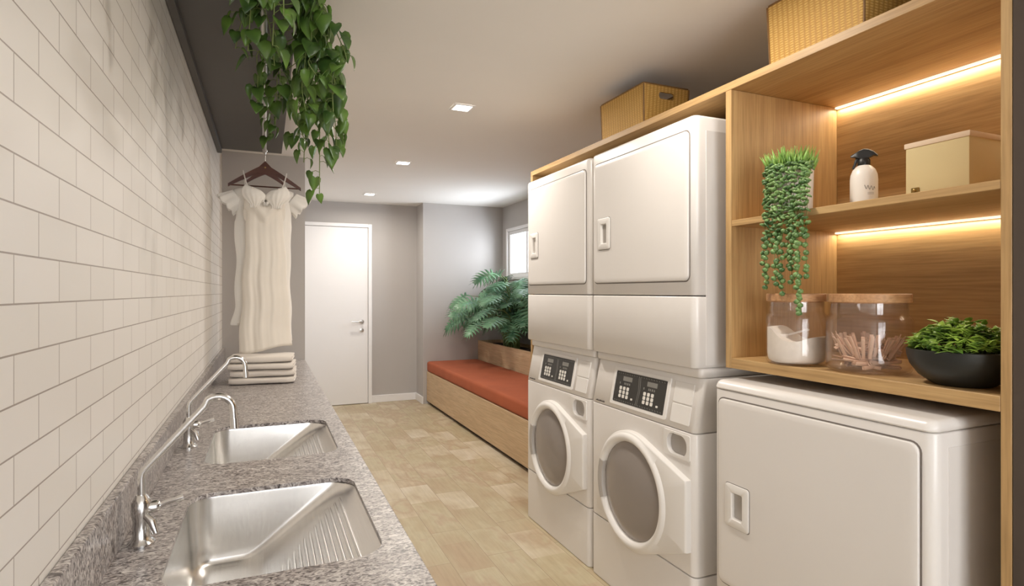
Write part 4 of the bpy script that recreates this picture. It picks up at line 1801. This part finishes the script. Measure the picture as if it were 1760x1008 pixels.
# lidded linen box
t = thing('storage_box', 'cream linen storage box with pale lid and small metal tab, on the middle shelf', 'box', (1.75, 1.118, MZ))
bm = bx(0, 0.235, -0.170, 0, 0.0, 0.178, 0.004, 2)
link_bm('body', bm, 'linen_box', t, True, 30)
bm = bx(-0.003, 0.238, -0.173, 0.003, 0.172, 0.188, 0.003, 2)
link_bm('lid', bm, 'linen_lid', t, True, 30)
bm = bmesh.new()
box(bm, -0.004, 0.0002, -0.040, -0.018, 0.038, 0.054, 0.001, 1)
lathe(bm, [(0, 0), (0.004, 0), (0.004, -0.006), (0, -0.007)], (-0.003, -0.029, 0.046), 12, 'x')
link_bm('label_tab', bm, 'brass', t, True, 30)

# ------------------------------------------------------------------ bottom shelf: jars, pegs, bowl
BZ = 1.0885


def jar(x, y, r, h, label, n=56):
    t = thing('glass_jar', label, 'jar', (x, y, BZ), 0, None)
    bm = bmesh.new()
    hb = h - 0.068
    wl = 0.0028
    prof = [(0.0, 0.0), (r * 0.86, 0.0), (r * 0.95, 0.006), (r * 0.99, 0.018), (r, 0.035), (r, hb - 0.012), (r * 0.97, hb), (r * 0.90, hb + 0.006), (r * 0.89, hb + 0.012), (r * 0.89, hb + 0.042),
            (r * 0.89 - wl, hb + 0.042), (r * 0.89 - wl, hb + 0.012), (r * 0.90 - wl, hb + 0.004), (r * 0.96 - wl, hb - 0.004), (r - wl, hb - 0.014), (r - wl, 0.036), (r * 0.98 - wl, 0.018), (r * 0.93 - wl, 0.009), (r * 0.82, 0.0045), (0, 0.0045)]
    lathe(bm, prof, n=n, cap=False)
    link_bm('glass', bm, 'jar_glass', t, True, 50)
    bm = bmesh.new()
    lr = r * 0.96
    lathe(bm, [(0, hb + 0.040), (r * 0.84, hb + 0.040), (r * 0.84, hb + 0.0435), (lr, hb + 0.0435), (lr + 0.001, hb + 0.046), (lr + 0.001, h - 0.002), (lr - 0.002, h), (0, h)], n=n, cap=False)
    link_bm('lid', bm, 'lid_wood', t, True, 40)
    bm = bmesh.new()
    lathe(bm, [(r * 0.84, hb + 0.026), (r * 0.865, hb + 0.026), (r * 0.868, hb + 0.0335), (r * 0.865, hb + 0.040), (r * 0.84, hb + 0.040)], n=n, cap=False)
    link_bm('lid_seal', bm, 'jar_glass', t, True, 40)
    return t


J1 = (1.575, 1.352)
J2 = (1.618, 1.140)
jar(J1[0], J1[1], 0.091, 0.226, 'glass jar of white washing powder with wooden lid, under the trailing succulent')
jar(J2[0], J2[1], 0.111, 0.226, 'wide glass jar of wooden clothes pegs with wooden lid')
# powder
bm = bmesh.new()
rad = 0.0855
rings = []
for (fr, z) in [(0.0, 0.006), (0.80, 0.006), (0.94, 0.012), (0.985, 0.022), (1.0, 0.036)]:
    rings.append([(max(fr, 0.001) * rad * math.cos(2 * PI * i / 48), max(fr, 0.001) * rad * math.sin(2 * PI * i / 48), z) for i in range(48)])


def pz(x, y):
    # heap towards the window side, dip in the middle
    d = (-x * 0.35 + y * 0.94) / rad
    return 0.088 + 0.012 * d + 0.022 * math.exp(-((d - 0.75) / 0.35) ** 2) + 0.014 * math.exp(-((d + 0.9) / 0.35) ** 2) - 0.012 * math.exp(-((d + 0.1) / 0.45) ** 2)


for fr in (1.0, 0.85, 0.65, 0.45, 0.25, 0.08):
    rings.append([(fr * rad * math.cos(2 * PI * i / 48), fr * rad * math.sin(2 * PI * i / 48), pz(fr * rad * math.cos(2 * PI * i / 48), fr * rad * math.sin(2 * PI * i / 48))) for i in range(48)])
loft(bm, rings, True, True)
pw = link_bm('washing_powder', bm, 'powder', None, True, 60)
pw.location = (J1[0], J1[1], BZ)
tag(pw, 'heap of white washing powder inside the glass jar', 'powder', None, 'stuff')
# round scoop half sunk in the powder
t = thing('scoop', 'round white scoop resting in the washing powder', 'scoop', (J1[0] - 0.040, J1[1] + 0.028, BZ + 0.090))
bm = bmesh.new()
lathe(bm, [(0.0, -0.013), (0.014, -0.012), (0.023, -0.004), (0.025, 0.006), (0.0235, 0.006), (0.021, -0.003), (0.012, -0.010), (0, -0.011)], n=28, cap=False)
link_bm('cup', bm, 'bottle', t, True)
bm = bmesh.new()
tube(bm, smooth_path([(0.022, -0.012, 0.002), (0.050, -0.030, 0.012), (0.078, -0.045, 0.020)], 4), [0.0035] * 9, 8)
link_bm('scoop_handle', bm, 'bottle', t, True)


# wooden pegs
def peg_mesh(bm):
    L = 0.072
    for s in (-1, 1):
        secs = []
        for u, th0, off in ((0, 0.0030, 0.0008), (0.25, 0.0045, 0.0008), (0.5, 0.0042, 0.0012), (0.75, 0.0036, 0.0026), (1.0, 0.0022, 0.0046)):
            x = (u - 0.5) * L
            a, b = s * off, s * (off + th0)
            secs.append([(x, -0.0045, a), (x, 0.0045, a), (x, 0.0045, b), (x, -0.0045, b)])
        loft(bm, secs, True, True)
    tube(bm, [(-0.002, -0.0055, 0.006), (-0.002, -0.0055, -0.006), (0.001, 0.0, -0.0062), (0.002, 0.0055, -0.006), (0.002, 0.0055, 0.006), (0.0, 0, 0.0062), (-0.002, -0.0055, 0.006)], 0.0007, 4)


bm = bmesh.new()
peg_mesh(bm)
pm = link_bm('clothes_peg', bm, 'peg_wood', None, False)
tag(pm, 'wooden clothes peg lying in the wide glass jar', 'clothes peg', 'wooden pegs in the jar')
rnd = random.Random(21)
RJ = 0.096
cnt = 0
first = True
layers = [(0.012, 12), (0.024, 13), (0.036, 13), (0.047, 14), (0.058, 14), (0.069, 12)]
for z, k in layers:
    for i in range(k):
        for tr in range(60):
            r = rnd.uniform(0, 0.062)
            a = rnd.uniform(0, 2 * PI)
            rz = rnd.uniform(0, PI)
            tilt = rnd.uniform(-0.22, 0.22) if z < 0.05 else rnd.uniform(-0.35, 0.35)
            cx, cy = r * math.cos(a), r * math.sin(a)
            ok = all(math.hypot(cx + s * 0.036 * math.cos(rz) * math.cos(tilt), cy + s * 0.036 * math.sin(rz) * math.cos(tilt)) < RJ for s in (-1, 1))
            if ok:
                break
        if not ok:
            continue
        p = pm if first else pm.copy()
        if not first:
            COL.objects.link(p)
        first = False
        zz = z + abs(math.sin(tilt)) * 0.020 + 0.006
        p.location = (J2[0] + cx, J2[1] + cy, BZ + zz)
        p.rotation_euler = (rnd.uniform(0, PI), tilt, rz)
# a few leaning upright against the glass
for i in range(22):
    a = math.radians(-70 - 12 * i) if i % 2 else math.radians(100 + 15 * i)
    p = pm.copy()
    COL.objects.link(p)
    p['label'] = 'wooden clothes peg standing upright against the glass of the wide jar'
    p['group'] = 'upright wooden pegs in the jar'
    tl = rnd.uniform(0.9, 1.25)
    rr = 0.074
    p.location = (J2[0] + rr * math.cos(a), J2[1] + rr * math.sin(a), BZ + 0.066 + rnd.uniform(0, 0.014))
    p.rotation_euler = (0, -tl, a + rnd.uniform(-0.5, 0.5))

# bowl with small-leaved plant
BX, BY = 1.600, 0.882
t = thing('bowl_plant', 'bushy small-leaved green plant in a round black bowl, right end of the bottom shelf', 'plant', (BX, BY, BZ))
bm = bmesh.new()
lathe(bm, [(0, 0), (0.058, 0), (0.066, 0.003), (0.092, 0.022), (0.110, 0.048), (0.1165, 0.070), (0.118, 0.086), (0.115, 0.088), (0.112, 0.080), (0.105, 0.055), (0, 0.055)], n=56, cap=False)
link_bm('bowl', bm, 'bowl', t, True, 50)
bm = bmesh.new()
lathe(bm, [(0, 0.0555), (0.1045, 0.0555), (0.1075, 0.066), (0.05, 0.076), (0, 0.078)], n=40, cap=False)
link_bm('soil', bm, 'soil', t, True)
bm = bmesh.new()
sb = bmesh.new()
rnd = random.Random(3)
for k in range(330):
    r = 0.100 * math.sqrt(rnd.random())
    a = rnd.uniform(0, 2 * PI)
    hh = 0.100 + 0.068 * (1 - (r / 0.105) ** 2) * rnd.uniform(0.35, 1.0)
    c0 = Vector((r * math.cos(a) * 0.75, r * math.sin(a) * 0.75, 0.074))
    c1 = Vector((r * math.cos(a) * 1.07, r * math.sin(a) * 1.07, hh))
    if k % 2 == 0:
        tube(sb, [c0, (c0 + c1) / 2 + Vector((0, 0, 0.01)), c1], 0.0009, 4)
    for q in range(4):
        aa = rnd.uniform(0, 2 * PI)
        d = Vector((math.cos(aa), math.sin(aa), rnd.uniform(-0.2, 1.1)))
        d += Vector((c1.x, c1.y, 0)) * 4
        L = rnd.uniform(0.014, 0.027)
        heart_leaf(bm, c1 - Vector((0, 0, rnd.uniform(0, 0.022))), d, Vector((rnd.uniform(-.3, .3), rnd.uniform(-.3, .3), 1)), L, L * 0.62, 0.3, 0.2)
bmesh.ops.delete(bm, geom=[v for v in bm.verts if v.co.y + BY < 0.7525], context='VERTS')
o = link_bm('foliage', bm, 'herb', t, True, 80)
finish_leaf(o, 0.0006)
link_bm('stems', sb, 'stem', t, True)


# ------------------------------------------------------------------ bench, planter box, monstera
t = thing('bench', 'pale wooden bench with a terracotta cushion along the side wall', 'bench', (2.2, 5.0, 0))
O = (2.2, 5.0, 0)
link_bm('box_base', loc_bm(bx(1.752, 2.718, 3.24, 6.655, 0.035, 0.382, 0.002, 1), O), 'bench_wood', t)
link_bm('recessed_plinth', loc_bm(bx(1.785, 2.70, 3.25, 6.64, 0.0, 0.035), O), 'plinth', t)
bm = bx(1.750, 2.385, 3.245, 6.652, 0.3825, 0.502, 0.028, 5)
cu = link_bm('seat_cushion', loc_bm(bm, O), 'cushion', t, True, 60)
cu['label'] = 'terracotta seat cushion'
t = thing('planter_box', 'wooden planter box on the back of the bench, holding the monstera', 'planter', (2.55, 5.0, 0.383))
O = (2.55, 5.0, 0.383)
bm = bmesh.new()
XO, XI = 2.392, 2.715
box(bm, XO, XO + 0.02, 3.26, 6.652, 0.383, 0.728, 0.001, 1)
box(bm, XI - 0.02, XI, 3.26, 6.652, 0.383, 0.728, 0.001, 1)
box(bm, XO + 0.02, XI - 0.02, 3.26, 3.28, 0.383, 0.728, 0.001, 1)
box(bm, XO + 0.02, XI - 0.02, 6.632, 6.652, 0.383, 0.728, 0.001, 1)
box(bm, XO + 0.02, XI - 0.02, 3.28, 6.632, 0.383, 0.40)
link_bm('boards', loc_bm(bm, O), 'bench_wood', t)
link_bm('soil', loc_bm(bx(XO + 0.021, XI - 0.021, 3.281, 6.631, 0.401, 0.69), O), 'soil', t)


def monstera_leaf(bm, base, d, up, L):
    """split leaf: a spine with broad fingers, gaps between them"""
    d = d.normalized()
    s = d.cross(up)
    s = s.normalized() if s.length > 1e-3 else Vector((1, 0, 0))
    n = s.cross(d).normalized()

    def P(u, w, lift=0.0):
        return base + d * (L * u) + s * (L * w) + n * (L * (0.18 * abs(w) - 0.55 * u * u * 0.55 + lift)) - n * (L * 0.5 * w * w)
    nf = 8
    for sg in (-1, 1):
        for k in range(nf):
            u0 = 0.0 + 0.105 * k
            u1 = u0 + 0.105
            wid = [0.34, 0.44, 0.48, 0.47, 0.42, 0.34, 0.25, 0.15][k]
            fwd = [-0.16, -0.06, 0.04, 0.10, 0.14, 0.16, 0.16, 0.16][k]
            g = 0.030
            inner = 0.10
            a0, a1 = bm.verts.new(P(u0, 0)), bm.verts.new(P(u1, 0))
            b0, b1 = bm.verts.new(P(u0 + fwd * .3, sg * inner)), bm.verts.new(P(u1 + fwd * .3, sg * inner))
            c0 = bm.verts.new(P(u0 + g + fwd * 0.75, sg * wid * 0.72, -0.01))
            c1 = bm.verts.new(P(u1 - g * 0.4 + fwd * 0.75, sg * wid * 0.72, -0.01))
            e = bm.verts.new(P((u0 + u1) / 2 + g + fwd * 1.15, sg * wid, -0.04))
            for f in ((a0, a1, b1, b0), (b0, b1, c1, c0), (c0, c1, e)):
                bm.faces.new(f if sg > 0 else f[::-1])


rnd = random.Random(17)
MB_ = Vector((2.555, 5.98, 0.69))
t = thing('monstera', 'big split-leaf monstera growing from the planter box below the window', 'plant', MB_)
bm = bmesh.new()
sb = bmesh.new()
specs = []
for k in range(70):
    a = rnd.uniform(0, 2 * PI)
    el = rnd.uniform(0.10, 1.30)
    R_ = rnd.uniform(0.32, 0.72)
    specs.append((a, el, R_))
specs += [(math.radians(205), 0.12, 0.72), (math.radians(185), 0.32, 0.70), (math.radians(160), 0.2, 0.66), (math.radians(215), 0.35, 0.68), (math.radians(170), 0.55, 0.72), (math.radians(230), 0.2, 0.7)]
for a, el, R_ in specs:
    tip = Vector((math.cos(a) * math.cos(el) * R_ * 0.80, math.sin(a) * math.cos(el) * R_ * 0.95, 0.22 + math.sin(el) * R_ * 1.0))
    if tip.x > 0.08:
        tip.x = rnd.uniform(-0.12, 0.06)
    if tip.x < -0.52:
        tip.x = -0.52
    yo = rnd.uniform(-0.35, 0.35)
    root = Vector((rnd.uniform(-.04, .05), yo * 0.5, 0.0))
    tip.y += yo * 0.4
    tip.y = min(tip.y, 0.42)
    mid = Vector((tip.x * 0.35, (root.y + tip.y) * 0.5, tip.z * 0.8 + 0.02))
    P = smooth_path([root, mid, tip], 6)
    tube(sb, P, [0.0055 - 0.0022 * i / (len(P) - 1) for i in range(len(P))], 6)
    L = rnd.uniform(0.22, 0.34)
    dd = Vector((tip.x, tip.y - root.y, 0))
    dd = dd.normalized() if dd.length > 0.05 else Vector((-1, 0, 0))
    d = (dd * 0.9 + Vector((-0.25, rnd.uniform(-.35, .35), rnd.uniform(-0.75, 0.0))))
    up = Vector((-0.45 + rnd.uniform(-.3, .3), -0.45 + rnd.uniform(-.3, .3), 0.85))
    monstera_leaf(bm, tip, d, up, L)
for v in bm.verts:
    w = v.co + MB_
    if w.x > 2.69:
        v.co.x -= (w.x - 2.69) + (w.x - 2.69) * 0.2
    if w.y > 6.62:
        v.co.y -= (w.y - 6.62) * 1.15
    if w.z < 0.745 and w.x > 2.37:
        v.co.z += 0.745 - w.z
    if w.z < 0.52:
        v.co.z += 0.52 - w.z
bmesh.ops.remove_doubles(bm, verts=bm.verts, dist=0.0001)
o = link_bm('leaves', bm, 'monstera', t, True, 80)
finish_leaf(o, 0.0012)
link_bm('stalks', sb, 'stem', t, True, 80)
